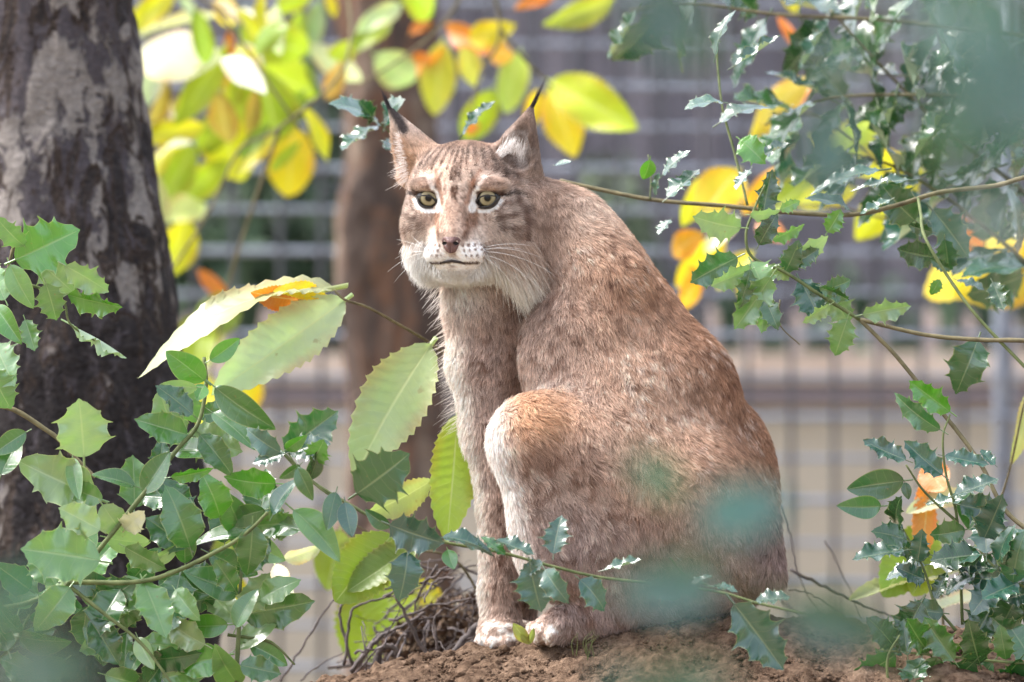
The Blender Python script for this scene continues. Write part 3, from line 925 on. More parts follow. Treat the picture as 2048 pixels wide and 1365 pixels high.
rcol = mixc(rcol, C(196, 168, 148), np.clip((1 - smooth01(-hb_[ri] + 26 * rng.random(len(ri)) + 24 * (ha[ri] < 0), 96, 132)) * (haa[ri] > 50), 0, .9))
rL *= .55 + .45 * smooth01(-hb_[ri], 84, 120)
rcol *= (.86 + .22 * rng.random(len(ri)))[:, None]
rc3 = np.repeat(rcol[:, None], K, 1)
hair_object('ruff', rq, np.tile(prof, (len(ri), 1)) * .46 * S, rc3, lynx, M_FUR)

# ---- guard hairs along the front of the leg and chest, ear tufts
def special(name, n, rootf, L0, dirf, colf, thick, spread=.15, bend=0.0):
    rt = np.array([rootf(i / max(1, n - 1)) for i in range(n)])
    dr = np.array([dirf(i / max(1, n - 1)) for i in range(n)]) + rng.normal(size=(n, 3)) * spread
    Ls = np.array([L0(i / max(1, n - 1)) for i in range(n)]) * (.7 + .6 * rng.random(n))
    q = np.zeros((n, K, 3)); cc = np.zeros((n, K, 3)); rr = np.zeros((n, K))
    for k, t in enumerate(tt):
        q[:, k] = rt + dr * (Ls * t)[:, None]
        q[:, k, 2] -= Ls * bend * t * t
        cc[:, k] = colf
        rr[:, k] = prof[k] * thick * S
    return q, cc, rr
def merge(items, name, parent=lynx):
    q = np.concatenate([i[0] for i in items]); cc = np.concatenate([i[1] for i in items]); rr = np.concatenate([i[2] for i in items])
    return hair_object(name, q, rr, cc, parent, M_FUR)
rnd = lambda s: (random.random() - .5) * 2 * s
g1 = special('g', 160, lambda u: (900 + 12 * abs(u - .35) + rnd(6) + 22 * u * u, 150 + rnd(40), -(585 + 270 * u)), lambda u: 34, lambda u: (-.92, -.1, -.3 + rnd(.2)), C(236, 226, 216), .35, .18, .25)
g2 = special('g', 60, lambda u: (868 + 28 * u + rnd(6), 110 + rnd(30), -(545 + 70 * u)), lambda u: 34, lambda u: (-.7, -.1, -.7), C(240, 232, 226), .35, .2, .2)
merge([g1, g2], 'guard_hair')
e1 = special('g', 150, lambda u: h2m(62 + 52 * u + rnd(5), 78 + 20 * math.sin(u * 3) + rnd(8), 48 - 34 * u + rnd(5)), lambda u: 34 - 8 * u, lambda u: HR * (.62 - .5 * u) + HU * (.75 + .2 * u) + HF * .12, C(236, 230, 226), .42, .16, .1)
e2 = special('g', 130, lambda u: h2m(-118 - 18 * u + rnd(5), 40 + 92 * u, 16 + rnd(8)), lambda u: 30 - 16 * u, lambda u: HR * (-.85 + .2 * u) - HU * (.35 - .7 * u), C(240, 230, 224), .42, .2, .1)
merge([e1], 'ear_hair'); merge([e2], 'ear_hair')
def tuft(b0, b1, n, spread):
    p0, p1 = h2m(*b0), h2m(*b1)
    ax = p1 - p0; Lt = np.linalg.norm(ax); ax = ax / Lt
    return special('t', n, lambda u: p0 + rng.normal(size=3) * spread - ax * Lt * .35 * random.random(), lambda u: Lt * (.55 + .7 * u), lambda u: ax, C(58, 52, 54), .42, .03, 0)
merge([tuft((124, 180, -22), (146, 226, -22), 80, 1.8)], 'ear_tuft')
merge([tuft((-160, 178, -12), (-176, 216, -12), 80, 1.8)], 'ear_tuft')

# ---- eyes
def uv_sphere(name, c, r, seg=40, ring=24, rot=None):
    V = []; F = []
    for i in range(ring + 1):
        ph = math.pi * i / ring
        for j in range(seg):
            th = 2 * math.pi * j / seg
            V.append((r * math.sin(ph) * math.cos(th), -r * math.cos(ph), r * math.sin(ph) * math.sin(th)))
    for i in range(ring):
        for j in range(seg):
            F.append((i * seg + j, i * seg + (j + 1) % seg, (i + 1) * seg + (j + 1) % seg, (i + 1) * seg + j))
    return mesh(name, V, F)
mt = N('lynx_eye')          # pole of the ball (-Y) looks forward
oc = mt.coords('Object')
sx = mt.add('SeparateXYZ'); mt.link(oc, sx.inputs[0])
er_ = 24 * S
rr_ = mt.math('SQRT', mt.math('ADD', mt.math('POWER', sx.outputs[0], 2.0), mt.math('POWER', sx.outputs[2], 2.0)))
rn = mt.math('DIVIDE', rr_, er_)
nz = mt.noise(260, 3, .6, oc)
rn2 = mt.math('ADD', rn, mt.math('MULTIPLY', mt.math('SUBTRACT', nz, .5), .07))
eyec = mt.ramp(rn2, [(0.0, (.004, .004, .004)), (.24, (.002, .002, .002)), (.28, (.10, .08, .04)), (.36, (.27, .225, .125)), (.56, (.34, .285, .165)), (.64, (.20, .17, .09)), (.69, (.02, .016, .012)), (1.0, (.015, .012, .01))])
mt.base(eyec, .35, .15)
mt.bsdf.inputs['Coat Weight'].default_value = .4
mt.bsdf.inputs['Coat Roughness'].default_value = .03
M_EYE = mt.m
mt = N('eyelid_skin'); M_LID = mt.base((.018, .014, .013), .38, .5)
EYE_C = []
for s in (-1, 1):
    cpos = h2m(s * 60, 3.5, 104)
    me = uv_sphere('lynx_eye', None, er_)
    eye = link('eye', me, None, M_EYE)
    eye.parent = lynx
    wpos = Vector(Pn(cpos[None])[0])
    eye.matrix_parent_inverse = Matrix.Translation(-lynx.location)
    eye.location = wpos
    # gaze towards the camera
    gz = (Vector((0, 0, CAMZ)) - wpos).normalized()
    eye.rotation_euler = gz.to_track_quat('-Y', 'Z').to_euler()
    # almond lid: dark rim hugging the ball, flat heavy upper edge
    V, F = [], []
    loop = [(-22, -14.5), (-12, -13.5), (0, -13.2), (10, -10), (17, -3), (21, 5), (14, 6.8), (4, 6.8), (-7, 5.2), (-14, 0), (-18, -7)]
    n = len(loop) * 4
    pl = []
    for i in range(len(loop)):
        q = [np.array(loop[(i + k) % len(loop)], float) for k in (-1, 0, 1, 2)]
        for k in range(4):
            t = k / 4
            pl.append(.5 * (2 * q[1] + (q[2] - q[0]) * t + (2 * q[0] - 5 * q[1] + 4 * q[2] - q[3]) * t * t + (3 * q[1] - q[0] - 3 * q[2] + q[3]) * t ** 3))
    for x0, z0 in pl:
        for ex_, dz in ((0.0, 0.0), (1.2, 1.6), (3.2, 1.4), (6.0, -5.0)):
            ln = math.hypot(x0, z0)
            x, z = x0 * (1 + ex_ / ln), z0 * (1 + ex_ / ln)
            base = math.sqrt(max(0, 24.6 ** 2 - min(x * x + z * z, 24.6 ** 2 * .98)))
            V.append(h2m(s * (60 + x), z, 104 + base * .9 + 2.4 + dz))
    for i in range(n):
        for k in range(3):
            j = (i + 1) % n
            F.append((i * 4 + k, j * 4 + k, j * 4 + k + 1, i * 4 + k + 1))
    lid = link('eyelid', mesh('lynx_eyelid', Pn(np.array(V)), F), lynx, M_LID)
    EYE_C.append(wpos)

# ---- nose leather
mt = N('nose_leather')
nzs = mt.noise(700, 2, .5, mt.coords('Object'))
mt.base(mt.ramp(nzs, [(.3, (.10, .050, .044)), (.7, (.19, .095, .083))]), .42, .5); mt.bump(nzs, .5, .0006)
M_NOSE = mt.m
V, F = [], []
nu, nv = 22, 12
for j in range(nv + 1):
    v = j / nv                      # top to bottom
    half = (24 * (1 - v) ** .55 + 4.0 * v) * (1 if v > .06 else .9)
    for i in range(nu + 1):
        u = i / nu * 2 - 1
        x = half * u
        z = -71 - 36 * v + 3.0 * (abs(u) - .4) * (1 - v)
        dome = math.sqrt(max(0, 1 - (abs(u) * .96) ** 2))
        y = 172 + 20 * dome * (1 - .35 * v) - 10 * max(0, .35 - v) / .35 - (3.5 * math.exp(-(u / .09) ** 2) if v > .45 else 0)
        dn = math.hypot((abs(u) - .58) / .22, (v - .42) / .16)
        y -= 7 * math.exp(-dn * dn)
        V.append(h2m(x, z, y))
for j in range(nv):
    for i in range(nu):
        a0 = j * (nu + 1) + i
        F.append((a0, a0 + nu + 1, a0 + nu + 2, a0 + 1))
nose = link('nose', mesh('lynx_nose', Pn(np.array(V)), F), lynx, M_NOSE)
M_NOSTRIL = N('nostril').base((.012, .008, .008), .6, .3)
for s in (-1, 1):
    V = []; F = []
    for i in range(14):
        th = 2 * math.pi * i / 14
        V.append(h2m(s * (11.5 + 5.2 * math.cos(th) + 1.0 * math.sin(th)), -87 + 3.3 * math.sin(th) - 1.2 * math.cos(th), 187.5 - 2.2 * math.cos(th) * 1))
    V.append(h2m(s * 11.5, -87, 183))
    F = [(i, (i + 1) % 14, 14) for i in range(14)]
    link('nostril', mesh('lynx_nostril', Pn(np.array(V)), F), nose, M_NOSTRIL)

# ---- mouth line
V = []
for i in range(29):
    u = i / 28 * 2 - 1
    au = abs(u)
    x = 50 * u
    z = -122 - 5.0 * math.sin(min(1, au * 1.1) * math.pi * .55) + (3 * max(0, au - .8) / .2)
    cfor = 172 - 8 * au - 40 * au ** 2.2
    V.append(h2m(x, z, cfor))
M_LIP = N('lip_skin').base((.03, .02, .018), .5, .4)
link('lip', tube_mesh('lynx_lip', Pn(np.array(V)), [(1.0 + 2.0 * (1 - abs(i / 28 * 2 - 1))) * S for i in range(29)], 8), lynx, M_LIP)

# ---- whiskers
M_WHISK = N('whisker').base((.82, .80, .76), .4, .4)
for s, a0, b0, L0, da, db, bend in ((1, 58, -98, 120, .95, .10, .25), (1, 62, -104, 135, .97, -.02, .3), (1, 56, -110, 115, .93, -.15, .4), (1, 64, -94, 95, .9, .22, .2), (1, 52, -112, 95, .8, -.35, .5), (1, 60, -101, 80, .95, .3, .3),
                                    (-1, 60, -98, 75, .9, .35, .1), (-1, 64, -104, 70, .95, .1, .3), (-1, 56, -110, 85, .9, -.25, .4), (-1, 66, -92, 60, .85, .5, -.2), (-1, 58, -106, 95, .92, -.05, .35)):
    q = []
    for k in range(8):
        t = k / 7
        q.append(h2m(s * (a0 + L0 * da * t), b0 + L0 * (db * t - bend * t * t), 132 - 40 * t + (18 * t if s > 0 else 0)))
    link('whisker', tube_mesh('lynx_whisker', Pn(np.array(q)), [.5 * S, .14 * S], 5), lynx, M_WHISK)
# ================================================================ PLANTS
# ---- leaf meshes (unit length along +Y, upper face +Z)
def leaf_grid(name, stations, cols, half, zf, petiole=.0, curve=0.0, sidecurve=0.0, yf=None):
    V, F, UV = [], [], []
    n = len(stations)
    for i, t in enumerate(stations):
        for u in cols:
            x = half(i, t, u) ; y = t + (yf(i, t, u) if yf else 0); z = zf(i, t, u)
            # bend along the length
            if curve:
                ang = curve * t
                y2 = math.sin(ang) / curve if abs(curve) > 1e-4 else t
                z2 = -(1 - math.cos(ang)) / curve
                y, z = y2 - z * math.sin(ang), z2 + z * math.cos(ang)
            x += sidecurve * t * t
            V.append((x, y, z)); UV.append((u * .5 + .5, t))
    m = len(cols)
    for i in range(n - 1):
        for k in range(m - 1):
            a = i * m + k; F.append((a, a + 1, a + m + 1, a + m))
    nb = len(V)
    if petiole:
        for t in (0, 1):
            for k in range(4):
                V.append((.014 * (1, 0, -1, 0)[k], .05 - (petiole + .05) * t, .014 * (0, 1, 0, -1)[k] - .012 + .03 * curve * t)); UV.append((.5, .02))
        for k in range(4): F.append((nb + k, nb + (k + 1) % 4, nb + 4 + (k + 1) % 4, nb + 4 + k))
    # turn the bent blade so that its tip lies on the +Y axis at unit length
    tip_ = V[(n - 1) * m + m // 2]
    an = math.atan2(tip_[2], tip_[1]); ln = math.hypot(tip_[1], tip_[2])
    ca, sa = math.cos(-an) / ln, math.sin(-an) / ln
    V = [(x / ln, y * ca - z * sa, y * sa + z * ca) for x, y, z in V]
    me = mesh(name, V, F)
    uvl = me.uv_layers.new(name='UVMap')
    co = np.array(UV)[np.array([l.vertex_index for l in me.loops])]
    uvl.data.foreach_set('uv', co.ravel().astype(np.float32))
    return me

def holly_mesh(seed, spiny=True, curve=.3, wave=.07, fold=.16, width=.30, amp=.30):
    r = random.Random(seed)
    n = 41
    fw = .035 * (.4 + amp * 2)
    st = [i / (n - 1) for i in range(n)]
    per = r.choice((8, 9, 10))
    ph = r.randrange(per)
    jl = [r.uniform(.85, 1.15) for _ in range(n)]; jr = [r.uniform(.85, 1.15) for _ in range(n)]
    def mult(i, side):
        if not spiny: return 1.0
        k = (i + ph + (per // 2 if side > 0 else 0)) % per
        x = min(k, per - k) / (per / 2)      # 0 at a spine
        j = (jr if side > 0 else jl)[i]
        return (1 + amp) * j if k == 0 else 1 - amp * .7 + amp * .9 * (1 - x) ** 1.4
    def half(i, t, u):
        w = width * (math.sin(math.pi * min(1, t ** .82)) ** .75 if 0 < t < 1 else 0)
        if t > .93 and spiny: w *= .6
        au = abs(u)
        m_ = mult(i, 1 if u > 0 else -1)
        f = 1 + (m_ - 1) * max(0, (au - .55) / .45) if w else 1
        return u * w * f + 1e-4 * u
    def zf(i, t, u):
        au = abs(u); side = 1 if u > 0 else -1
        env = math.sin(math.pi * t) if 0 < t < 1 else 0
        k = (i + ph + (per // 2 if side > 0 else 0))
        wv = math.cos(2 * math.pi * k / (per * 2)) * wave * au ** 2 * env if spiny else wave * .3 * math.sin(3 * t + side) * au ** 2
        spn = 0
        if spiny and k % per == 0 and au > .9: spn = .06 * (1 if (k // per) % 2 else -1)
        return fold * width * au ** 1.2 * 2.0 * env + wv + spn * env - .012 * (au < .05) * env
    return leaf_grid('holly_leaf', st, [-1, -.82, -.5, -.2, 0, .2, .5, .82, 1], half, zf, .16, curve, r.uniform(-.06, .06), lambda i, t, u: fw if spiny and abs(u) > .9 and (i + ph + (per // 2 if u > 0 else 0)) % per == 0 and .05 < t < .95 else 0)
HOLLY = [holly_mesh(1, True, .35, .055, .10), holly_mesh(2, True, .1, .07, .16, .30, .24), holly_mesh(3, True, .6, .05, .06, .33, .26), holly_mesh(4, True, -.15, .08, .2, .28), holly_mesh(5, True, .8, .06, .12, .31, .2)]
HOLLY_M = [holly_mesh(21, True, .3, .07, .10, .30, .13), holly_mesh(22, True, .55, .06, .16, .28, .10), holly_mesh(23, True, .05, .08, .08, .32, .16), holly_mesh(24, True, .8, .06, .14, .29, .12)]
HOLLY_S = [holly_mesh(11, False, .25, .05, .10, .26), holly_mesh(12, False, .5, .04, .2, .24)]

def chestnut_mesh(seed, curve=.4, fold=.12, width=.2, twist=0):
    r = random.Random(seed)
    n = 53
    st = [i / (n - 1) for i in range(n)]
    def half(i, t, u):
        w = width * (math.sin(math.pi * t ** .9) ** .7 if 0 < t < 1 else 0)
        au = abs(u)
        tooth = .93 + .12 * ((i % 4) / 3.0)
        return u * w * (1 + (tooth - 1) * max(0, (au - .7) / .3))
    def zf(i, t, u):
        au = abs(u)
        ve = math.sin(2 * math.pi * (t * 13 - au * 1.6)) * .017 * min(1, au * 3) * (1 - t * .5)
        env = math.sin(math.pi * t) ** .6 if 0 < t < 1 else 0
        return (fold * width * 2 * au ** 1.3) * env + ve * env + .018 * math.sin(5.1 * t + seed) * u + .03 * math.sin(9 * t + seed * 2 + 2 * u) * au * env
    return leaf_grid('chestnut_leaf', st, [-1, -.85, -.6, -.35, -.12, 0, .12, .35, .6, .85, 1], half, zf, .06, curve, r.uniform(-.05, .05))
CHEST = [chestnut_mesh(1, .5, .10), chestnut_mesh(2, .2, .18), chestnut_mesh(3, 1.1, .12), chestnut_mesh(4, -.25, .10, .22), chestnut_mesh(5, .9, -.10, .21)]

# ---- leaf materials: colour from the object, paler matte underside, veins from the leaf's own coordinates
def leaf_material(name, rough_top, transl, vein_n, spec, vein_amt, under, autumn=False):
    mt = N(name)
    oi = mt.add('ObjectInfo'); geo = mt.add('NewGeometry')
    uv = mt.add('TexCoord').outputs['UV']
    sx = mt.add('SeparateXYZ'); mt.link(uv, sx.inputs[0])
    au = mt.math('ABSOLUTE', mt.math('SUBTRACT', sx.outputs[0], .5))
    mid = mt.ramp(au, [(.0, (1, 1, 1)), (.012, (1, 1, 1)), (.028, (0, 0, 0))])
    oc = mt.coords('Object')
    wob = mt.math('MULTIPLY', mt.math('SUBTRACT', mt.noise(2.3, 2, .5, oc), .5), 1.6)
    lat = mt.math('FRACT', mt.math('ADD', wob, mt.math('SUBTRACT', mt.math('MULTIPLY', sx.outputs[1], vein_n), mt.math('MULTIPLY', au, vein_n * .25))))
    latm = mt.ramp(lat, [(.0, (1, 1, 1)), (.07, (0, 0, 0)), (.93, (0, 0, 0)), (1.0, (1, 1, 1))])
    vein = mt.math('MAXIMUM', mid, mt.math('MULTIPLY', latm, .32))
    n1 = mt.noise(3.5, 5, .6, oc); n2 = mt.noise(18, 4, .6, oc)
    colr = mt.mix(mt.ramp(n1, [(.35, (0, 0, 0)), (.65, (.55, .55, .55))]), oi.outputs['Color'], mt.mix(1.0, oi.outputs['Color'], (1.35, 1.25, .8), 'MULTIPLY'))
    colr = mt.mix(mt.math('MULTIPLY', vein, vein_amt), colr, mt.mix(.55, colr, (.62, .66, .36)))
    # blemishes
    bl = mt.ramp(mt.noise(9, 3, .5, oc), [(.70, (0, 0, 0)), (.76, (1, 1, 1))])
    colr = mt.mix(mt.math('MULTIPLY', bl, .5), colr, mt.mix(.7, colr, (.22, .10, .03)))
    if autumn:
        tint = mt.math('MULTIPLY', mt.ramp(au, [(.22, (0, 0, 0)), (.5, (1, 1, 1))]), mt.ramp(mt.noise(2.6, 4, .6, oc), [(.42, (0, 0, 0)), (.62, (1, 1, 1))]))
        colr = mt.mix(mt.math('MULTIPLY', tint, .75), colr, mt.mix(1.0, colr, (1.1, .62, .6), 'MULTIPLY'))
        grn = mt.ramp(mt.noise(1.7, 3, .5, oc), [(.45, (0, 0, 0)), (.7, (1, 1, 1))])
        colr = mt.mix(mt.math('MULTIPLY', grn, .55), colr, mt.mix(1.0, colr, (.62, .9, .8), 'MULTIPLY'))
    # pale edge of the blade
    edge = mt.ramp(au, [(.462, (0, 0, 0)), (.488, (1, 1, 1))])
    colr = mt.mix(mt.math('MULTIPLY', edge, .45), colr, mt.mix(.6, colr, (.60, .60, .26)))
    und = mt.mix(under, colr, (.36, .44, .30))
    colr2 = mt.mix(geo.outputs['Backfacing'], colr, und)
    rg = mt.math('ADD', mt.math('MULTIPLY', geo.outputs['Backfacing'], .28), mt.math('ADD', rough_top, mt.math('MULTIPLY', mt.math('SUBTRACT', n2, .5), .2)))
    mt.base(colr2, rg, spec)
    mt.bump(mt.math('ADD', mt.math('MULTIPLY', vein, -.7), mt.math('MULTIPLY', n2, .6)), .35, .0016)
    tr = mt.add('BsdfTranslucent')
    mt.link(mt.mix(1.0, colr2, (1.35, 1.4, .85), 'MULTIPLY'), tr.inputs['Color'])
    mx = mt.add('MixShader'); mx.inputs[0].default_value = transl
    mt.link(mt.bsdf.outputs[0], mx.inputs[1]); mt.link(tr.outputs[0], mx.inputs[2]); mt.link(mx.outputs[0], mt.out.inputs['Surface'])
    return mt.m
M_HOLLY = leaf_material('holly_leaf', .19, .22, 7.0, 1.0, .28, .45)
M_HOLLY.node_tree.nodes['Principled BSDF'].inputs['Coat Weight'].default_value = 1.0
M_HOLLY.node_tree.nodes['Principled BSDF'].inputs['Coat Roughness'].default_value = .16
M_CHEST = leaf_material('chestnut_leaf', .36, .34, 13.0, .55, .7, .35, True)
for me in HOLLY + HOLLY_S + HOLLY_M: me.materials.append(M_HOLLY)
for me in CHEST: me.materials.append(M_CHEST)
def stem_material(name, c0, c1):
    mt = N(name); oc = mt.coords('Object')
    mt.base(mt.ramp(mt.noise(60, 4, .6, oc), [(.3, c0), (.7, c1)]), .7, .3); mt.bump(mt.noise(160, 3, .6, oc), .4, .001)
    return mt.m
M_STEM_G = stem_material('green_stem', (.075, .10, .035), (.17, .20, .08))
M_STEM_B = stem_material('brown_stem', (.09, .075, .04), (.20, .17, .09))
M_TWIG = stem_material('dead_twig', (.05, .04, .042), (.16, .13, .125))

GREENS = {'d': (.016, .068, .018), 'm': (.042, .140, .030), 'l': (.105, .235, .070), 'p': (.20, .33, .155), 'b': (.060, .22, .018), 't': (.022, .085, .060), 'g': (.026, .105, .032),
          'y': (.56, .55, .03), 'Y': (.70, .55, .03), 'yg': (.34, .45, .035), 'o': (.62, .20, .03), 'w': (.66, .70, .60), 'gy': (.22, .34, .05), 'ol': (.30, .22, .05)}  # w: white upper gloss put into the leaf colour

def leaf(parent, meshes, b, t, d0, d1, width=1.0, roll=0.0, col='m', name='leaf'):
    """one leaf from base pixel b to tip pixel t at depths d0, d1; roll turns the blade about its midrib (0 faces the camera)"""
    p0, p1 = P(b[0], b[1], d0), P(t[0], t[1], d1)
    ax = p1 - p0; L = ax.length
    y = ax / L
    face = Vector((0, -1, 0))
    z = (face - face.dot(y) * y)
    if z.length < .05: z = Vector((0, 0, 1)) - y.z * y
    z.normalize()
    if y.x < 0: roll = -roll            # negative roll always turns the upper face to the sky
    z = Matrix.Rotation(math.radians(roll), 3, y) @ z
    x = y.cross(z)
    me = meshes if isinstance(meshes, bpy.types.Mesh) else random.choice(meshes)
    o = bpy.data.objects.new(name, me); COL.objects.link(o)
    M = Matrix((x * L * width, y * L, z * L)).transposed().to_4x4()
    M.translation = p0
    o.parent = parent
    o.matrix_parent_inverse = Matrix.Translation(-parent.location)
    o.matrix_basis = M
    c = GREENS[col] if isinstance(col, str) else col
    j = random.uniform(.8, 1.22); h = random.uniform(-.06, .06)
    o.color = (min(1, c[0] * j * (1 + h)), min(1, c[1] * j), min(1, c[2] * j * (1 - h)), 1)
    return o

def stem(parent, pts, r0, r1, mat, name='stem', n=8, wob=0.0):
    q = [P(*p) for p in pts]
    cm = catmull(q, n)
    if wob: cm = [c + rng.normal(size=3) * wob for c in cm]
    k = len(cm)
    return link(name, tube_mesh(name, [Vector(c) for c in cm], [(r0 + (r1 - r0) * i / (k - 1)) * (1 + .18 * (random.random() - .3) * (i % 5 == 0)) for i in range(k)], 8, .05), parent, mat)

def along(pts, u):
    k = u * (len(pts) - 1); i = min(int(k), len(pts) - 2); f = k - i
    return tuple(pts[i][q] + (pts[i + 1][q] - pts[i][q]) * f for q in range(3))

def fill(parent, pts, n, size, cols, meshes, u0=0, u1=1, spread=1.0, droll=55, base_roll=0, jit=14, ang=None, dz=.05):
    """alternating leaves along a stem"""
    for i in range(n):
        u = u0 + (u1 - u0) * (i + random.random() * .6) / n
        p = along(pts, u); q = along(pts, min(1, u + .05)) if u < .94 else along(pts, u - .05)
        th = math.atan2(q[1] - p[1], q[0] - p[0]) + (0 if u < .94 else math.pi)
        side = 1 if i % 2 else -1
        a = th + side * random.uniform(.5, 1.25) * spread if ang is None else math.radians(random.uniform(*ang))
        L = random.uniform(*size)
        b = (p[0] + random.uniform(-jit, jit) * .3, p[1] + random.uniform(-jit, jit) * .3)
        leaf(parent, meshes, b, (b[0] + L * math.cos(a), b[1] + L * math.sin(a)), p[2] + random.uniform(-.01, .01), p[2] + random.uniform(-dz, dz), random.uniform(.85, 1.15), base_roll + random.uniform(-droll, droll), random.choice(cols))

# ---------------------------------------------------------------- holly bush on the left
HB = HOLLY_M + HOLLY_S
def bush(label, cat='holly'): return None
hb1 = empty('holly_bush', P(150, 1500, 7.86), 'pale green holly bush filling the corner before the grey trunk', 'holly bush')
s1 = [(-240, 2250, 7.85), (-200, 1500, 7.82), (-40, 1250, 7.8), (60, 1205, 7.8), (140, 1165, 7.8), (270, 1010, 7.82), (350, 905, 7.84), (395, 850, 7.86), (412, 775, 7.87), (408, 715, 7.88)]
s2 = [(140, 1165, 7.8), (300, 1160, 7.78), (440, 1100, 7.78), (500, 1060, 7.78), (535, 1025, 7.78)]
s3 = [(135, 1170, 7.8), (205, 1225, 7.79), (285, 1290, 7.78), (345, 1370, 7.77)]
s4 = [(-230, 1600, 7.95), (-180, 900, 7.95), (-20, 812, 7.95), (95, 862, 7.94), (150, 915, 7.93), (190, 955, 7.92)]
s8 = [(470, 1400, 7.85), (478, 1250, 7.85), (480, 1180, 7.85), (485, 1110, 7.86)]
s9 = [(-10, 1330, 7.8), (25, 1290, 7.8), (60, 1230, 7.8)]
s10 = [(455, 1270, 7.86), (540, 1285, 7.86), (590, 1330, 7.86)]
for q, r in ((s1, 3.2), (s2, 2.8), (s3, 2.3), (s4, 3.4), (s8, 2.6), (s9, 2.4), (s10, 1.8)):
    stem(hb1, q, r * 1.9 * S, r * 1.1 * S, M_STEM_G if r < 3.3 else M_STEM_B, 'branch')
SP, SM = HOLLY, HOLLY_S
L_ = [ # base, tip, mesh set, width, roll, colour
 ((410, 762), (338, 700), SM, 1.15, 10, 'b'), ((420, 721), (480, 682), SM, 1.0, 20, 'b'), ((408, 770), (392, 800), SM, 1.3, 10, 'b'), ((385, 829), (313, 772), SP, 1.0, -15, 'l'),
 ((395, 775), (320, 768), SM, .9, 40, 'p'), ((375, 870), (270, 845), SP, 1.0, 20, 'm'), ((430, 775), (545, 862), SM, .8, 30, 'm'), ((425, 825), (512, 895), SM, .8, -30, 'm'),
 ((400, 870), (465, 950), SP, .9, 10, 'l'), ((285, 985), (342, 910), SM, 1.05, -10, 'm'), ((342, 955), (425, 935), SP, .6, 55, 'b'), ((440, 1035), (402, 948), SP, 1.2, 0, 'b'),
 ((552, 968), (450, 955), SP, 1.0, 15, 'b'), ((545, 1030), (592, 958), SM, 1.1, -20, 't'), ((380, 1095), (330, 975), SP, 1.1, 0, 'l'), ((375, 1095), (295, 1035), SP, 1.1, 20, 'l'),
 ((530, 1020), (445, 1040), SM, .9, 25, 'm'), ((497, 1070), (378, 1100), SM, .8, -30, 'm'), ((587, 1020), (682, 1116), SM, .95, 0, 'l'), ((505, 1050), (495, 1150), SP, 1.0, 10, 'l'),
 ((168, 915), (162, 800), SP, 1.35, 0, 'p'), ((52, 865), (-15, 905), SM, 1.0, 10, 'l'), ((2, 950), (35, 880), SM, 1.2, 5, 'l'), ((190, 995), (33, 930), SP, 1.0, 25, 'p'),
 ((270, 972), (185, 955), SM, 1.1, -15, 'm'), ((145, 915), (155, 1000), SM, .7, 40, 'l'), ((205, 1000), (130, 975), SP, 1, 20, 'l'), ((200, 1122), (46, 1095), SP, 1.1, 20, 'l'),
 ((200, 1060), (120, 1015), SP, 1.1, 10, 'p'), ((205, 1010), (250, 1070), SP, 1.2, 25, 'p'), ((250, 1060), (285, 1020), SP, 1.2, 15, 'w'), ((300, 1125), (360, 1085), SM, .9, 50, 'p'),
 ((140, 1175), (72, 1262), SP, 1.1, 10, 'l'), ((282, 1160), (215, 1230), SP, 1.2, 0, 'l'), ((288, 1165), (330, 1275), SP, 1.0, 0, 'l'), ((360, 1150), (335, 1262), SP, 1.1, 10, 'l'),
 ((375, 1142), (458, 1175), SP, 1.0, 0, 'l'), ((456, 1250), (366, 1258), SM, 1.0, 0, 'b'), ((472, 1255), (512, 1178), SM, 1.1, 0, 'm'), ((482, 1228), (627, 1205), SP, .9, 15, 'm'),
 ((450, 1312), (345, 1335), SP, 1.0, 10, 'b'), ((275, 1275), (305, 1340), SM, .9, 35, 'p'), ((500, 1290), (575, 1325), SM, 1.1, 20, 'm'), ((480, 1330), (560, 1350), SP, 1, 10, 'm'),
 ((430, 1200), (360, 1195), SP, 1.0, 25, 'l'), ((410, 1290), (330, 1240), SP, 1, 35, 'p'), ((240, 1270), (160, 1300), SP, 1, 15, 'l'), ((180, 1240), (235, 1330), SP, 1.1, 5, 'l'),
 ((60, 1180), (-10, 1130), SP, 1.1, 10, 'g'), ((110, 1170), (70, 1090), SP, 1.2, 10, 'l'), ((350, 1180), (400, 1240), SP, 1, 10, 'l'), ((470, 1180), (430, 1120), SP, 1, 10, 'l'),
 ((320, 960), (390, 1040), SP, .9, 5, 'l'), ((250, 1095), (330, 1140), SP, .9, 30, 'l'), ((520, 1200), (600, 1160), SP, 1, 10, 'l'), ((240, 1180), (180, 1290), SP, 1.0, 0, 'l'),
 ((20, 1290), (-20, 1230), SP, 1, 10, 'g'), ((40, 1290), (110, 1260), SP, 1, 10, 'g'), ((10, 1330), (90, 1365), SP, 1, 10, 'm'), ((130, 1320), (60, 1370), SP, 1, 10, 'm'), ((210, 1350), (290, 1370), SP, 1, 30, 'l')]
for b, t, ms, w, ro, c in L_:
    d = 7.82 + random.uniform(-.05, .05)
    if ms is SP: ms = HOLLY_M
    b = np.array(b, float); t = np.array(t, float); t = b + (t - b) * 1.03
    leaf(hb1, ms, b, t, d, d + random.uniform(-.03, .03), w * 1.02, ro - 14 + random.uniform(-24, 18), random.choice((c, c, 'm', 'g')) if c == 'l' else c)
fill(hb1, [(p[0], p[1], p[2] + .07) for p in s1[2:]], 14, (75, 120), ['l', 'm', 'g', 'p'], HB, .1, .8, 1.0, 40, 0, 20, dz=.04)
fill(hb1, [(p[0], p[1], p[2] + .09) for p in s2], 12, (75, 120), ['l', 'm', 'g'], HB, .0, 1, 1.1, 40, 0, 26)
fill(hb1, [(p[0], p[1], p[2] + .07) for p in s3], 11, (75, 120), ['l', 'm', 'g'], HB, .1, 1, 1.1, 40, 0, 26)
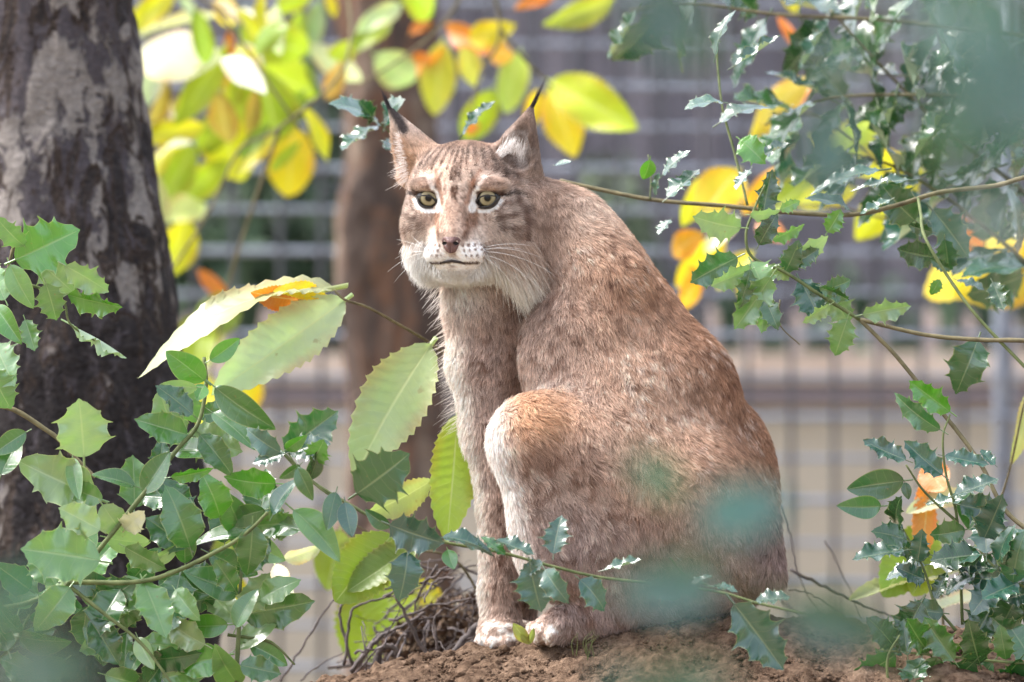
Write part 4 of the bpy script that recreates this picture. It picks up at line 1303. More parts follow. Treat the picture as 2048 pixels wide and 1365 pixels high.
fill(hb1, s8, 6, (80, 120), ['m', 'l', 'p'], HB, .0, .9, 1.1, 40, 0, 22)
fill(hb1, s9, 6, (80, 120), ['m', 'g'], HB, .0, 1, 1.1, 40, 0, 22)

hb2 = empty('holly_branch', P(-60, 640, 7.86), 'short holly branch with bright leaves entering above the bush, against the trunk', 'holly branch', 'holly branches')
t1 = [(-260, 2250, 7.9), (-220, 1100, 7.9), (-40, 640, 7.88), (5, 590, 7.88), (20, 520, 7.88), (32, 478, 7.88)]
t2 = [(20, 560, 7.88), (90, 580, 7.88), (128, 605, 7.88), (142, 650, 7.88), (205, 690, 7.88), (235, 708, 7.88)]
stem(hb2, t1, 5 * S, 3 * S, M_STEM_B, 'branch'); stem(hb2, t2, 3.2 * S, 1.4 * S, M_STEM_G, 'branch')
for b, t, ms, w, ro, c in [((30, 520), (162, 463), SP, 1.15, 0, 'b'), ((48, 492), (-8, 432), SP, 1.0, 25, 'l'), ((78, 525), (152, 582), SP, 1.25, 5, 'p'), ((130, 532), (220, 582), SP, 1.0, 20, 'p'), ((135, 590), (246, 618), SP, .8, 40, 'b'),
                           ((92, 568), (118, 640), SP, 1.2, 5, 'l'), ((20, 530), (62, 620), SM, 1.0, 10, 'l'), ((-10, 612), (48, 685), SM, 1.0, 10, 'b'), ((50, 640), (72, 702), SP, 1.1, 0, 'l'), ((140, 650), (254, 716), SP, .35, 60, 'p'),
                           ((10, 600), (-20, 530), SP, 1.2, 10, 'l'), ((-10, 690), (35, 770), SP, 1.2, 10, 'l'), ((-20, 740), (20, 820), SP, 1.2, 0, 'l')]:
    leaf(hb2, ms, b, t, 7.87 + random.uniform(-.02, .02), 7.87 + random.uniform(-.03, .03), w, ro, c)

# ---------------------------------------------------------------- holly sprig across the paws
hb3 = empty('holly_branch', P(560, 905, 7.72), 'long glossy holly sprig reaching across in front of the paws', 'holly branch', 'holly branches')
m1 = [(560, 900, 7.78), (620, 960, 7.77), (700, 1010, 7.76), (775, 1050, 7.75), (880, 1083, 7.74), (1000, 1105, 7.73), (1100, 1132, 7.72), (1200, 1155, 7.71), (1320, 1168, 7.7), (1440, 1185, 7.69), (1520, 1208, 7.68), (1640, 1235, 7.66)]
stem(hb3, m1, 3.6 * S, 2.6 * S, M_STEM_G, 'branch')
stem(hb3, [(705, 1012, 7.76), (650, 985, 7.76), (600, 940, 7.77), (575, 905, 7.78)], 2 * S, 1.4 * S, M_STEM_G, 'branch')
stem(hb3, [(1340, 1115, 7.7), (1370, 1150, 7.7), (1425, 1175, 7.69)], 1.2 * S, 1.8 * S, M_STEM_G, 'branch')
for b, t, ms, w, ro, c in [((713, 988), (822, 910), SP[2], 1.25, 5, 'g'), ((779, 1050), (888, 1092), SP, 1.15, 15, 't'), ((815, 1105), (803, 1205), SP, 1.1, 10, 't'), ((885, 1075), (990, 1112), SP, .8, -60, 't'), ((992, 1080), (1068, 1112), SP, 1.0, -60, 't'),
                           ((1107, 1108), (1119, 1030), SP, 1.1, -15, 't'), ((1060, 1130), (1078, 1226), SP, 1.3, 5, 't'), ((1090, 1140), (1142, 1205), SP, 1.0, 20, 't'), ((1160, 1160), (1212, 1220), SP, 1.1, -25, 't'), ((1208, 1140), (1284, 1118), SP, .7, -63, 't'),
                           ((895, 1100), (905, 1140), SM, 1.4, 0, 'm'), ((780, 1055), (728, 1022), SM, 1.1, 20, 'g'), ((672, 985), (650, 1060), SM, 1.0, 10, 'g'), ((1468, 1208), (1572, 1338), SP, 1.0, 0, 't'), ((1512, 1202), (1582, 1196), SP, 1.2, -60, 't'),
                           ((1425, 1172), (1475, 1186), SP, .9, -66, 't'), ((1380, 1172), (1425, 1150), SP, .9, -60, 't'), ((1010, 1110), (960, 1075), SP, .8, -40, 'g'), ((1085, 1125), (1040, 1150), SP, 1, -30, 't'), ((1300, 1165), (1360, 1200), SP, 1, 0, 't'),
                           ((570, 905), (674, 818), SP, 1.1, 5, 'g'), ((572, 900), (612, 868), SM, 1.0, 15, 'b'), ((580, 905), (662, 890), SP, 1.0, -30, 't'), ((568, 908), (505, 925), SP, .9, -30, 't'), ((560, 905), (490, 860), SP, .9, 10, 't'),
                           ((625, 925), (650, 880), SP, 1.3, 0, 'b'), ((600, 930), (560, 960), SM, 1, 20, 'm'), ((620, 960), (640, 900), SM, 1, 30, 'd'), ((690, 1005), (700, 1075), SM, 1.1, 0, 't'), ((595, 935), (630, 1000), SM, 1.0, 10, 'm')]:
    d = 7.74 - .08 * (b[0] - 600) / 900 + random.uniform(-.015, .015)
    leaf(hb3, ms, b, t, d, d + random.uniform(-.02, .02), w, ro, c)

# ---------------------------------------------------------------- holly branch reaching in beside the back
hb4 = empty('holly_branch', P(2100, 690, 8.05), 'pale spiny holly spray on an arching stem beside the back', 'holly branch', 'holly branches')
r1 = [(2460, 900, 8.3), (2280, 730, 8.08), (2090, 686, 8.0), (1960, 680, 8.02), (1850, 670, 8.04), (1720, 640, 8.05), (1640, 590, 8.05), (1570, 545, 8.05), (1505, 515, 8.05), (1492, 470, 8.05), (1506, 425, 8.06), (1530, 370, 8.06)]
r2 = [(1720, 640, 8.05), (1790, 710, 8.04), (1855, 790, 8.03), (1920, 870, 8.02), (1965, 935, 8.0), (2010, 1020, 7.98), (2080, 1080, 7.95)]
stem(hb4, r1[:6], 5.5 * S, 4.2 * S, M_STEM_B, 'branch'); stem(hb4, r1[5:], 4 * S, 2.2 * S, M_STEM_G, 'branch'); stem(hb4, r2, 4.2 * S, 5 * S, M_STEM_B, 'branch')
stem(hb4, [(1560, 600, 8.05), (1560, 650, 8.04), (1600, 690, 8.04)], 1.6 * S, 1.2 * S, M_STEM_B, 'branch')
for b, t, ms, w, ro, c in [((1482, 456), (1383, 438), SP, 1.05, 25, 'p'), ((1525, 440), (1542, 338), SP, .8, 20, 'd'), ((1518, 490), (1552, 425), SP, .9, 0, 'd'), ((1475, 515), (1378, 562), SP, 1.0, 10, 'g'), ((1505, 538), (1420, 570), SP, .9, 30, 'p'),
                           ((1503, 525), (1542, 600), SP, 1.3, 0, 'l'), ((1542, 555), (1472, 662), SP, .9, 5, 'l'), ((1535, 590), (1525, 668), SP, .9, 15, 'l'), ((1572, 525), (1655, 468), SP, .8, 35, 'p'), ((1655, 465), (1685, 420), SP, 1.2, 0, 'b'),
                           ((1585, 530), (1640, 500), SP, 1.0, 0, 'g'), ((1600, 560), (1645, 640), SP, 1.2, 5, 't'), ((1658, 590), (1702, 645), SP, 1.35, 10, 'p'), ((1695, 638), (1668, 712), SP, 1.0, 0, 'l'), ((1725, 630), (1822, 610), SP, .8, 20, 'p'),
                           ((1650, 580), (1702, 562), SP, 1.0, 10, 'g'), ((1660, 610), (1605, 648), SP, .8, 35, 'p'), ((1570, 545), (1600, 480), SP, .9, 10, 'g'), ((1545, 480), (1610, 450), SP, .7, 45, 'l'), ((1500, 540), (1480, 620), SP, .8, 20, 'm'),
                           ((1540, 530), (1580, 560), SP, 1, 30, 'p'), ((1620, 575), (1660, 610), SP, 1, -30, 'd'), ((1560, 520), (1605, 505), SP, .8, -40, 'd'), ((1500, 430), (1560, 420), SP, .8, 40, 'p'), ((1560, 420), (1600, 400), SP, .9, 20, 'l'),
                           ((1955, 682), (1918, 792), SP, 1.05, -10, 'd'), ((1640, 575), (1700, 600), SP, .7, 20, 'm'), ((1530, 600), (1560, 660), SP, .9, 0, 'g')]:
    d = 8.05 + random.uniform(-.03, .03)
    leaf(hb4, ms, b, t, d, d + random.uniform(-.02, .02), w * 1.05, ro, c)

hb8 = empty('holly_branch', P(800, 330, 8.5), 'small white-shining holly tip sticking out behind the far ear', 'holly branch', 'holly branches')
stem(hb8, [(840, 330, 8.5), (800, 285, 8.48), (765, 252, 8.46), (740, 232, 8.45)], 2.4 * S, 1.4 * S, M_STEM_G, 'branch')
for b, t, ms, w, ro, c in [((760, 248), (658, 212), SP, 1.3, -68, 't'), ((754, 252), (680, 302), SP, 1.1, -66, 't'), ((768, 254), (810, 194), SP, 1.3, -60, 't'), ((748, 240), (715, 205), SP, 1.0, -30, 'd'), ((800, 285), (770, 300), SP, 1.2, -50, 't')]:
    leaf(hb8, ms, b, t, 8.46, 8.42, w, ro, c)
hb9 = empty('holly_branch', P(925, 300, 8.5), 'single slim pale holly leaf standing up behind the crown', 'holly branch', 'holly branches')
stem(hb9, [(905, 330, 8.5), (918, 285, 8.48), (930, 262, 8.47)], 2 * S, 1.4 * S, M_STEM_G, 'branch')
leaf(hb9, SP, (925, 268), (992, 200), 8.46, 8.42, .6, -58, 't')
hb5 = empty('holly_branch', P(2100, 370, 8.2), 'thin horizontal holly stem with sky-bright leaves above the back', 'holly branch', 'holly branches')
u1 = [(1120, 362, 8.3), (1220, 384, 8.28), (1320, 402, 8.26), (1450, 412, 8.24), (1560, 424, 8.22), (1700, 430, 8.2), (1790, 412, 8.2), (1880, 385, 8.18), (1990, 372, 8.16), (2090, 350, 8.14), (2300, 360, 8.3), (2470, 520, 8.6)]
u2 = [(1430, 60, 8.3), (1436, 140, 8.29), (1446, 220, 8.27), (1470, 310, 8.25), (1495, 410, 8.22)]
u3 = [(1836, 396, 8.19), (1842, 430, 8.12), (1850, 475, 8.06), (1900, 560, 8.04), (1960, 640, 8.02), (2060, 745, 8.0)]
u4 = [(1300, 400, 8.26), (1302, 350, 8.27), (1296, 310, 8.28)]
stem(hb5, u1, 4.6 * S, 5.2 * S, M_STEM_B, 'branch'); stem(hb5, u2, 2.2 * S, 2.8 * S, M_STEM_G, 'branch'); stem(hb5, u3, 3.2 * S, 3.6 * S, M_STEM_G, 'branch'); stem(hb5, u4, 1.5 * S, 1.1 * S, M_STEM_G, 'branch')
for b, t, ms, w, ro, c in [((1300, 320), (1290, 360), SM, 1.2, 10, 'b'), ((1325, 350), (1380, 300), SP, .8, -60, 't'), ((1335, 395), (1402, 340), SP, 1.0, -60, 't'), ((1310, 390), (1320, 345), SP, .8, -58, 't'), ((1480, 280), (1535, 325), SP, 1.1, 0, 'b'),
                           ((1445, 205), (1370, 222), SP, 1.0, -66, 't'), ((1440, 245), (1540, 215), SP, .8, -66, 't'), ((1430, 110), (1470, 20), SP, .6, -60, 't'), ((1470, 130), (1560, 70), SP, .5, -60, 't'), ((1500, 320), (1580, 285), SP, .9, -63, 't'),
                           ((1340, 440), (1315, 470), SP, 1.2, -58, 't'), ((1110, 330), (1142, 325), SM, 1.2, -63, 't'), ((1830, 442), (1756, 372), SP, 1.1, 5, 'd'), ((1870, 515), (1793, 503), SP, 1.1, 10, 'd'), ((1865, 465), (1815, 452), SP, .9, 20, 'd'),
                           ((1865, 420), (1942, 512), SP, .9, -5, 't'), ((1915, 560), (1968, 582), SP, 1.0, -63, 't'), ((1900, 540), (1860, 520), SP, .9, 10, 'd'), ((1985, 565), (2010, 620), SP, 1.0, 10, 'd'), ((1890, 480), (1900, 545), SP, 1, 10, 'g'), ((1880, 560), (1860, 590), SP, 1, 10, 'b'),
                           ((1500, 340), (1470, 380), SP, 1, -58, 't'), ((1700, 420), (1610, 400), SP, .7, -60, 't'), ((1760, 340), (1620, 390), SP, .45, -62, 't'), ((1820, 360), (1700, 385), SP, .4, -62, 't'), ((1780, 400), (1720, 430), SP, .8, -63, 't')]:
    d = 8.2 + random.uniform(-.08, .06)
    leaf(hb5, ms, b, t, d, d + random.uniform(-.03, .03), w * 1.1, ro, c)

# dark holly tree crown behind, leaves turned to the sky
hb6 = empty('holly_tree', P(1900, 1500, 8.75), 'dark holly crown with silvery shining leaves hanging at the top corner', 'holly tree')
stem(hb6, [(2500, 2130, 8.65), (2490, 1400, 8.63), (2480, 700, 8.62), (2470, 0, 8.62), (2440, -900, 8.62)], 62 * S, 34 * S, M_BARK, 'trunk')
for q, r in (([(2100, 420, 8.7), (1980, 330, 8.72), (1860, 230, 8.74), (1750, 120, 8.76), (1660, 20, 8.78)], 4.5), ([(2100, 250, 8.6), (1960, 200, 8.64), (1800, 190, 8.68), (1650, 200, 8.72), (1530, 250, 8.74)], 4), ([(2100, 90, 8.7), (1950, 60, 8.7), (1760, 40, 8.72), (1560, 30, 8.74), (1400, 10, 8.76), (1260, 20, 8.78)], 4), ([(2100, 560, 8.6), (2000, 480, 8.62), (1900, 400, 8.64), (1780, 330, 8.66), (1660, 300, 8.68)], 4)):
    stem(hb6, [(2480, q[0][1] + 330, 8.62), (2300, q[0][1] + 90, 8.64)] + q, r * 1.7 * S, r * .6 * S, M_STEM_B, 'branch')
    fill(hb6, q, 13, (110, 165), ['t', 'd', 't', 'g'], SP, .05, 1.0, 1.1, 9, -69, 40, dz=.10)
    fill(hb6, [(a_ - 10, b_ + 15, c_ + .1) for a_, b_, c_ in q], 5, (90, 140), ['d', 'd', 'g'], SP, .05, 1.0, 1.1, 50, 0, 50, dz=.10)

# ---------------------------------------------------------------- holly shrub at the lower right
hb7 = empty('holly_bush', P(1950, 1420, 7.9), 'low holly shrub with dark glossy leaves growing on the mound', 'holly bush')
v1 = [(1925, 1250, 7.9), (1915, 1045, 7.9), (1892, 950, 7.9), (1886, 875, 7.9), (1900, 830, 7.91)]
v2 = [(1912, 1262, 7.88), (1870, 1208, 7.88), (1848, 1140, 7.88), (1812, 1070, 7.88), (1775, 1015, 7.88)]
v3 = [(1915, 1045, 7.9), (1850, 985, 7.9), (1812, 930, 7.9)]
v4 = [(2100, 1195, 7.85), (2030, 1165, 7.85), (1985, 1130, 7.85), (1950, 1090, 7.86)]
v5 = [(2100, 1330, 7.82), (1980, 1322, 7.82), (1860, 1310, 7.82), (1760, 1300, 7.82)]
v6 = [(1780, 1400, 7.8), (1775, 1320, 7.8), (1800, 1270, 7.8)]
for q in (v1, v2, v3, v4, v5, v6): stem(hb7, q, 3.4 * S, 1.8 * S, M_STEM_G, 'branch')
for b, t, ms, w, ro, c in [((1900, 824), (1816, 764), SP, .9, 15, 'b'), ((1880, 860), (1786, 788), SP, .6, 25, 'g'), ((1812, 920), (1724, 882), SP, .8, -30, 't'), ((1885, 950), (1806, 884), SP, .9, -20, 't'), ((1808, 962), (1693, 972), SM, 1.0, 10, 'g'),
                           ((1762, 1013), (1673, 1018), SM, 1.0, 5, 'g'), ((1890, 912), (1978, 932), SP, .7, -35, 't'), ((1810, 965), (1815, 1000), SM, 1.1, 0, 'd'), ((1808, 1100), (1703, 1118), SP, 1.0, -60, 't'), ((1843, 1205), (1790, 1302), SP, 1.1, 0, 'd'),
                           ((1990, 1200), (1940, 1300), SP, 1.2, 0, 'd'), ((1985, 1330), (1880, 1325), SP, 1.3, 10, 'b'), ((1910, 990), (2000, 960), SP, 1.0, -58, 't'), ((1920, 1010), (2010, 1030), SP, 1.1, -10, 't'), ((1935, 985), (1945, 1060), SM, 1.3, 0, 'm'),
                           ((1930, 1060), (1860, 1075), SP, 1.1, 0, 'm'), ((1960, 1110), (1880, 1140), SP, 1.1, -60, 't'), ((1990, 1110), (2060, 1060), SP, 1.1, -60, 't'), ((1950, 1150), (1890, 1190), SP, 1.1, -63, 't'), ((2000, 1160), (1940, 1230), SP, 1.0, -20, 't'),
                           ((2040, 1180), (2000, 1270), SP, 1.1, -10, 'd'), ((1860, 1110), (1780, 1090), SP, .9, 10, 'd'), ((1850, 1130), (1770, 1160), SP, 1, -63, 't'), ((2050, 1290), (1980, 1240), SP, 1.1, 0, 'd'), ((1800, 1300), (1740, 1350), SP, 1.0, -10, 't'),
                           ((1860, 1320), (1820, 1370), SP, 1.0, 0, 'g'), ((2060, 1330), (2010, 1370), SP, 1, 0, 'b'), ((1780, 1320), (1850, 1360), SP, 1, 0, 'm'), ((1960, 1060), (2040, 1100), SP, 1, -58, 't'), ((1990, 930), (1960, 900), SP, 1, -30, 't'), ((1925, 1000), (1850, 1010), SP, .9, -63, 't')]:
    d = 7.88 + random.uniform(-.04, .04)
    leaf(hb7, ms, b, t, d, d + random.uniform(-.02, .02), w * 1.05, ro, c)
fill(hb7, v4, 14, (70, 115), ['t', 'd', 't', 'g'], SP, 0, 1, 1.1, 30, -30, 50, dz=.05)
fill(hb7, v5, 14, (70, 115), ['d', 'g', 'm'], SP, 0, 1, 1.1, 40, 0, 30, dz=.05)
fill(hb7, v2, 6, (60, 95), ['t', 'd'], SP, .1, .9, 1.0, 30, -30, 20, dz=.04)

# ---------------------------------------------------------------- twigs near the lens, far out of focus
def lens_sprig(label, pts, leaves, d):
    e = empty('holly_twig', P(pts[0][0], pts[0][1], d), label, 'holly twig', 'blurred holly twigs near the viewer')
    far = (pts[0][0] + (300 if pts[0][0] > 1000 else -300), 682 + 1.1 / (S * d / D) if pts[0][1] > 600 else -3200)
    pts = [far, ((far[0] + pts[0][0] * 3) / 4, (far[1] + pts[0][1] * 3) / 4)] + list(pts)
    stem(e, [(x, y, d) for x, y in pts], 1.6e-3 * d / 3.2, .8e-3 * d / 3.2, M_STEM_G, 'twig')
    for b, t, w, c, ro in leaves:
        leaf(e, HOLLY, b, t, d, d + random.uniform(-.02, .02), w, ro, c)
    return e
TL = (.022, .095, .090)
TD = (.012, .065, .058)
lens_sprig('soft blurred holly twig crossing before the haunch', [(1900, 1500), (1750, 1280), (1640, 1220), (1500, 1170), (1380, 1060), (1330, 980), (1270, 920)], [((1365, 985), (1245, 905), .85, TL, 12), ((1395, 1042), (1585, 1008), 1.0, TL, -14), ((1440, 1165), (1215, 1195), .95, TL, -5), ((1560, 1215), (1790, 1270), .95, TD, 5)], 3.7)
lens_sprig('blurred holly twig at the bottom edge below the paws', [(1200, 1500), (1260, 1420), (1330, 1390)], [((1280, 1400), (1470, 1340), 1.1, TD, 10), ((1290, 1390), (1200, 1345), 1.1, TD, 10)], 3.2)
lens_sprig('blurred bluish holly twig in the bottom corner under the bush', [(-200, 1500), (-60, 1380), (60, 1300), (40, 1160)], [((20, 1250), (60, 1130), 1.1, TL, 5), ((0, 1260), (-110, 1170), 1.2, TL, 5), ((20, 1310), (210, 1340), 1.2, TL, 10), ((-10, 1330), (90, 1420), 1.3, TD, 0)], 3.5)
lens_sprig('big blurred holly twig veiling the top corner', [(2300, -150), (2120, 20), (2010, 160), (1930, 330), (1960, 430)], [((2060, 40), (1850, 40), 1.2, TL, -10), ((2050, 120), (2120, 330), 1.2, TL, -10), ((2010, 150), (1850, 220), 1.1, TL, -5), ((1960, 250), (1840, 340), 1.1, (.02, .12, .05), 0), ((1960, 380), (1985, 520), 1.0, TD, 0), ((2060, 180), (2200, 60), 1.1, TL, -5), ((2040, 210), (1900, 300), 1.2, TL, 0), ((2020, 110), (1900, 150), 1.2, TD, 0)], 3.0)
lens_sprig('wide blurred grey-green holly twig drifting across the very top corner', [(2250, 300), (2100, 120), (1950, -10), (1800, -80)], [((2060, 90), (1900, 150), 1.2, TL, -10), ((1960, 0), (1800, 60), 1.2, TL, -10), ((1930, -20), (2010, 90), 1.2, TL, -10), ((2110, 140), (2040, 300), 1.2, TL, -5)], 2.9)
lens_sprig('blurred holly twig hanging over the fence above the back', [(1480, -250), (1420, -80), (1370, 10), (1340, 50)], [((1390, -20), (1240, 60), 1.2, TD, 0), ((1370, 20), (1410, 140), 1.2, TD, 0), ((1350, 20), (1300, 130), 1.2, TD, 0)], 3.3)
lens_sprig('blurred holly twig hanging between the shining leaves', [(1800, -200), (1750, 60), (1700, 200), (1660, 260)], [((1670, 250), (1640, 400), 1.2, TD, 0), ((1690, 220), (1590, 290), 1.0, TD, 0), ((1720, 130), (1640, 110), 1.0, TL, -10)], 3.6)

# ---------------------------------------------------------------- chestnut saplings
ch1 = empty('chestnut_sapling', P(960, 1300, 8.3), 'sweet chestnut sapling with big pale toothed leaves behind the front leg', 'chestnut')
stem(ch1, [(985, 1330, 8.4), (960, 1050, 8.36), (945, 850, 8.32), (905, 730, 8.26), (862, 688, 8.2), (795, 648, 8.16), (735, 615, 8.12), (690, 600, 8.1), (668, 580, 8.1)], 4.4 * S, 2.4 * S, M_STEM_B, 'branch')
stem(ch1, [(985, 1240, 8.4), (910, 1120, 8.38), (800, 1095, 8.36), (690, 1040, 8.35)], 3 * S, 1.8 * S, M_STEM_B, 'branch')
for b, t, k, w, ro, c in [((668, 578), (276, 752), 2, .62, -55, (.46, .50, .32)), ((690, 600), (432, 800), 1, .95, -8, (.40, .50, .34)), ((862, 690), (698, 952), 0, 1.12, -12, (.34, .46, .26)), ((915, 832), (885, 1085), 0, .95, 10, (.30, .43, .07)),  # pale leaf colours include the white sky sheen
                          ((862, 962), (735, 1035), 1, 1.2, 30, (.33, .38, .16)), ((785, 1070), (665, 1200), 3, 1.5, 5, (.24, .36, .05)), ((830, 1090), (700, 1190), 1, 1.2, -20, (.20, .30, .06)), ((600, 600), (500, 590), 1, 1.2, 20, 'o'), ((650, 590), (545, 580), 0, .9, -30, 'Y'),
                          ((570, 1120), (640, 1090), 1, 1.1, 30, 'w'), ((550, 1130), (590, 1200), 1, 1.1, 10, 'w')]:
    leaf(ch1, CHEST[k], b, t, 8.14, 8.10, w, ro, c)
ch2 = empty('chestnut_branch', P(300, -150, 9.8), 'hanging chestnut branch with yellow-green leaves beside the grey trunk', 'chestnut branch', 'autumn chestnut branches')
for q in ([(120, -900, 9.4), (180, -400, 9.7), (250, -120, 9.8), (430, 20, 9.75), (560, 200, 9.7), (600, 262, 9.7)], [(500, -900, 9.9), (640, -400, 9.9), (690, -60, 9.9), (690, 130, 9.8), (560, 255, 9.75), (480, 300, 9.75), (420, 420, 9.75), (345, 540, 9.75)], [(560, 255, 9.75), (510, 400, 9.8), (460, 560, 9.85), (420, 760, 9.9)]):
    stem(ch2, q, 5 * S, 3 * S, M_STEM_B, 'branch')
for b, t, k, w, ro, c in [((345, -20), (268, 62), 1, 1.0, 10, 'y'), ((300, 68), (535, 44), 0, .45, -62, 'w'), ((285, 120), (425, 112), 3, 1.35, -35, 'w'), ((330, 100), (290, 210), 1, .9, -20, (.36, .46, .40)), ((400, 60), (360, 5), 1, 1.0, -30, (.40, .48, .42)),
                          ((490, 60), (605, 95), 3, 1.4, 5, 'yg'), ((505, 130), (615, 190), 3, 1.5, 0, 'yg'), ((490, 90), (448, 300), 0, 1.05, 15, (.48, .52, .04)), ((530, 150), (548, 262), 3, 2.0, 0, 'yg'), ((445, 105), (362, 240), 1, .9, 10, 'yg'),
                          ((400, 255), (285, 278), 1, .95, 5, 'y'), ((450, 230), (405, 300), 3, 1.3, 0, 'yg'), ((440, 240), (472, 352), 3, 1.9, 0, 'y'), ((535, 265), (470, 350), 1, 1.0, 10, 'y'), ((585, 262), (580, 380), 3, 1.6, 0, 'Y'), ((458, 70), (450, 165), 1, .6, 0, 'o'),
                          ((440, -5), (465, 45), 1, 1.4, 0, 'Y'), ((330, 165), (300, 260), 1, .8, 30, 'ol'), ((330, 170), (365, 255), 1, .5, 50, (.5, .42, .3)), ((370, 290), (310, 345), 3, 1.3, 20, 'y'), ((385, 300), (335, 390), 1, 1.2, 0, 'yg'), ((380, 285), (335, 295), 3, 1.2, -40, 'w'),
                          ((340, 440), (395, 405), 1, 1.3, -15, (.44, .52, .26)), ((372, 445), (345, 545), 3, 1.4, 0, 'y'), ((400, 545), (462, 605), 1, .8, 0, 'o'), ((470, 600), (395, 670), 3, 1.7, 10, 'gy'), ((400, 640), (400, 740), 3, 1.6, 5, 'yg'), ((500, 740), (480, 818), 3, 1.8, 0, 'Y'), ((415, 760), (400, 860), 3, 1.2, 0, 'y'), ((300, 350), (320, 470), 1, 1.0, 10, (.36, .42, .24)),
                          ((560, 20), (620, -40), 1, 1.2, 0, 'yg'), ((600, 30), (580, 120), 1, 1.0, 0, 'yg'), ((640, 10), (630, 110), 1, 1.0, -20, (.30, .40, .26)), ((655, -10), (670, 30), 1, 1.2, 0, 'Y'), ((590, 240), (540, 290), 1, 1.1, 0, 'y')]:
    b = np.array(b, float); t = np.array(t, float); b, t = b - (t - b) * .08, t + (t - b) * .12
    d = 10.4 + random.uniform(-.15, .15)
    leaf(ch2, CHEST[random.choice((0, 1, 3, 4)) if w > 1.05 else k], b, t, d, d + random.uniform(-.10, .10), w * 1.0, ro + random.uniform(-24, 24), c)
for i in range(26):
    x0, y0 = random.uniform(300, 640), random.uniform(-20, 330)
    a_ = random.uniform(.6, 2.6); L = random.uniform(70, 125)
    d = 10.1 + random.uniform(-.2, .5)
    leaf(ch2, CHEST[random.choice((0, 1, 4))], (x0, y0), (x0 + L * math.cos(a_), y0 + L * math.sin(a_)), d, d + random.uniform(-.1, .1), random.uniform(.7, 1.1), random.uniform(-60, 45), random.choice(('yg', 'y', 'w', 'yg', 'gy', 'ol', 'y', 'w', 'Y')))
ch3 = empty('chestnut_branch', P(900, -150, 9.9), 'chestnut branch with orange-edged leaves hanging just over the ears', 'chestnut branch', 'autumn chestnut branches')
for q in ([(1000, -900, 9.9), (980, -400, 9.9), (960, -120, 9.9), (900, 30, 9.9), (800, 120, 9.9), (700, 180, 9.9)], [(960, -120, 9.9), (1000, 60, 9.9), (960, 150, 9.9), (940, 240, 9.9)], [(1000, 60, 9.9), (1060, 130, 9.9), (1110, 180, 9.9)]):
    stem(ch3, q, 5 * S, 2.5 * S, M_STEM_B, 'branch')
for b, t, k, w, ro, c in [((885, 85), (865, 230), 3, 1.15, 0, (.52, .54, .06)), ((925, 95), (958, 172), 3, 1.5, 0, (.46, .48, .10)), ((750, 110), (825, 168), 3, 1.4, -20, (.30, .42, .26)), ((940, 80), (1030, 45), 1, 1.1, 20, 'Y'), ((960, 90), (1028, 112), 1, 1.1, 20, (.72, .40, .05)), ((985, 100), (890, 55), 1, .9, 20, 'o'),
                          ((1040, 105), (1005, 225), 3, 1.0, 0, (.42, .54, .08)), ((985, 180), (925, 280), 3, 1.3, 0, 'yg'), ((800, -30), (865, 25), 3, 1.5, 0, 'yg'), ((800, 10), (715, 70), 1, 1.0, -20, (.44, .52, .30)), ((780, 40), (700, 110), 1, 1.0, 10, 'yg'), ((860, 110), (820, 150), 1, 1.0, 0, 'o'), ((700, 80), (665, 120), 3, 1.3, 10, 'yg'), ((655, 200), (690, 120), 1, 1.1, 10, (.60, .40, .16)),
                          ((1110, -10), (1030, 22), 1, .8, 0, 'o'), ((1230, 0), (1085, 55), 1, .8, 10, (.34, .38, .05)), ((1100, 165), (1280, 250), 3, 1.15, 0, (.50, .55, .03)), ((1098, 180), (1158, 312), 3, 1.5, 0, 'Y'), ((1075, 180), (1060, 260), 1, 1.0, 0, 'Y'), ((890, 90), (850, 150), 1, .9, 30, 'o'), ((930, 265), (960, 250), 1, 1.2, 0, 'o'), ((820, 70), (860, 40), 1, .9, 0, 'o')]:
    d = 10.4 + random.uniform(-.15, .15)
    leaf(ch3, CHEST[random.choice((0, 1, 3, 4)) if w > 1.05 else k], b, t, d, d + random.uniform(-.10, .10), w * 1.0, ro + random.uniform(-24, 24), c)
ch4 = empty('chestnut_branch', P(1700, 700, 9.4), 'bright yellow chestnut leaves among the shining holly beside the back', 'chestnut branch', 'autumn chestnut branches')
for q in ([(2600, 1900, 9.6), (2450, 900, 9.6), (2080, 560, 9.5), (1900, 480, 9.45), (1700, 420, 9.4), (1560, 410, 9.4), (1400, 420, 9.4)], [(1900, 480, 9.45), (1760, 330, 9.4), (1620, 230, 9.4), (1540, 230, 9.4)]):
    stem(ch4, q, 5 * S, 2.5 * S, M_STEM_B, 'branch')
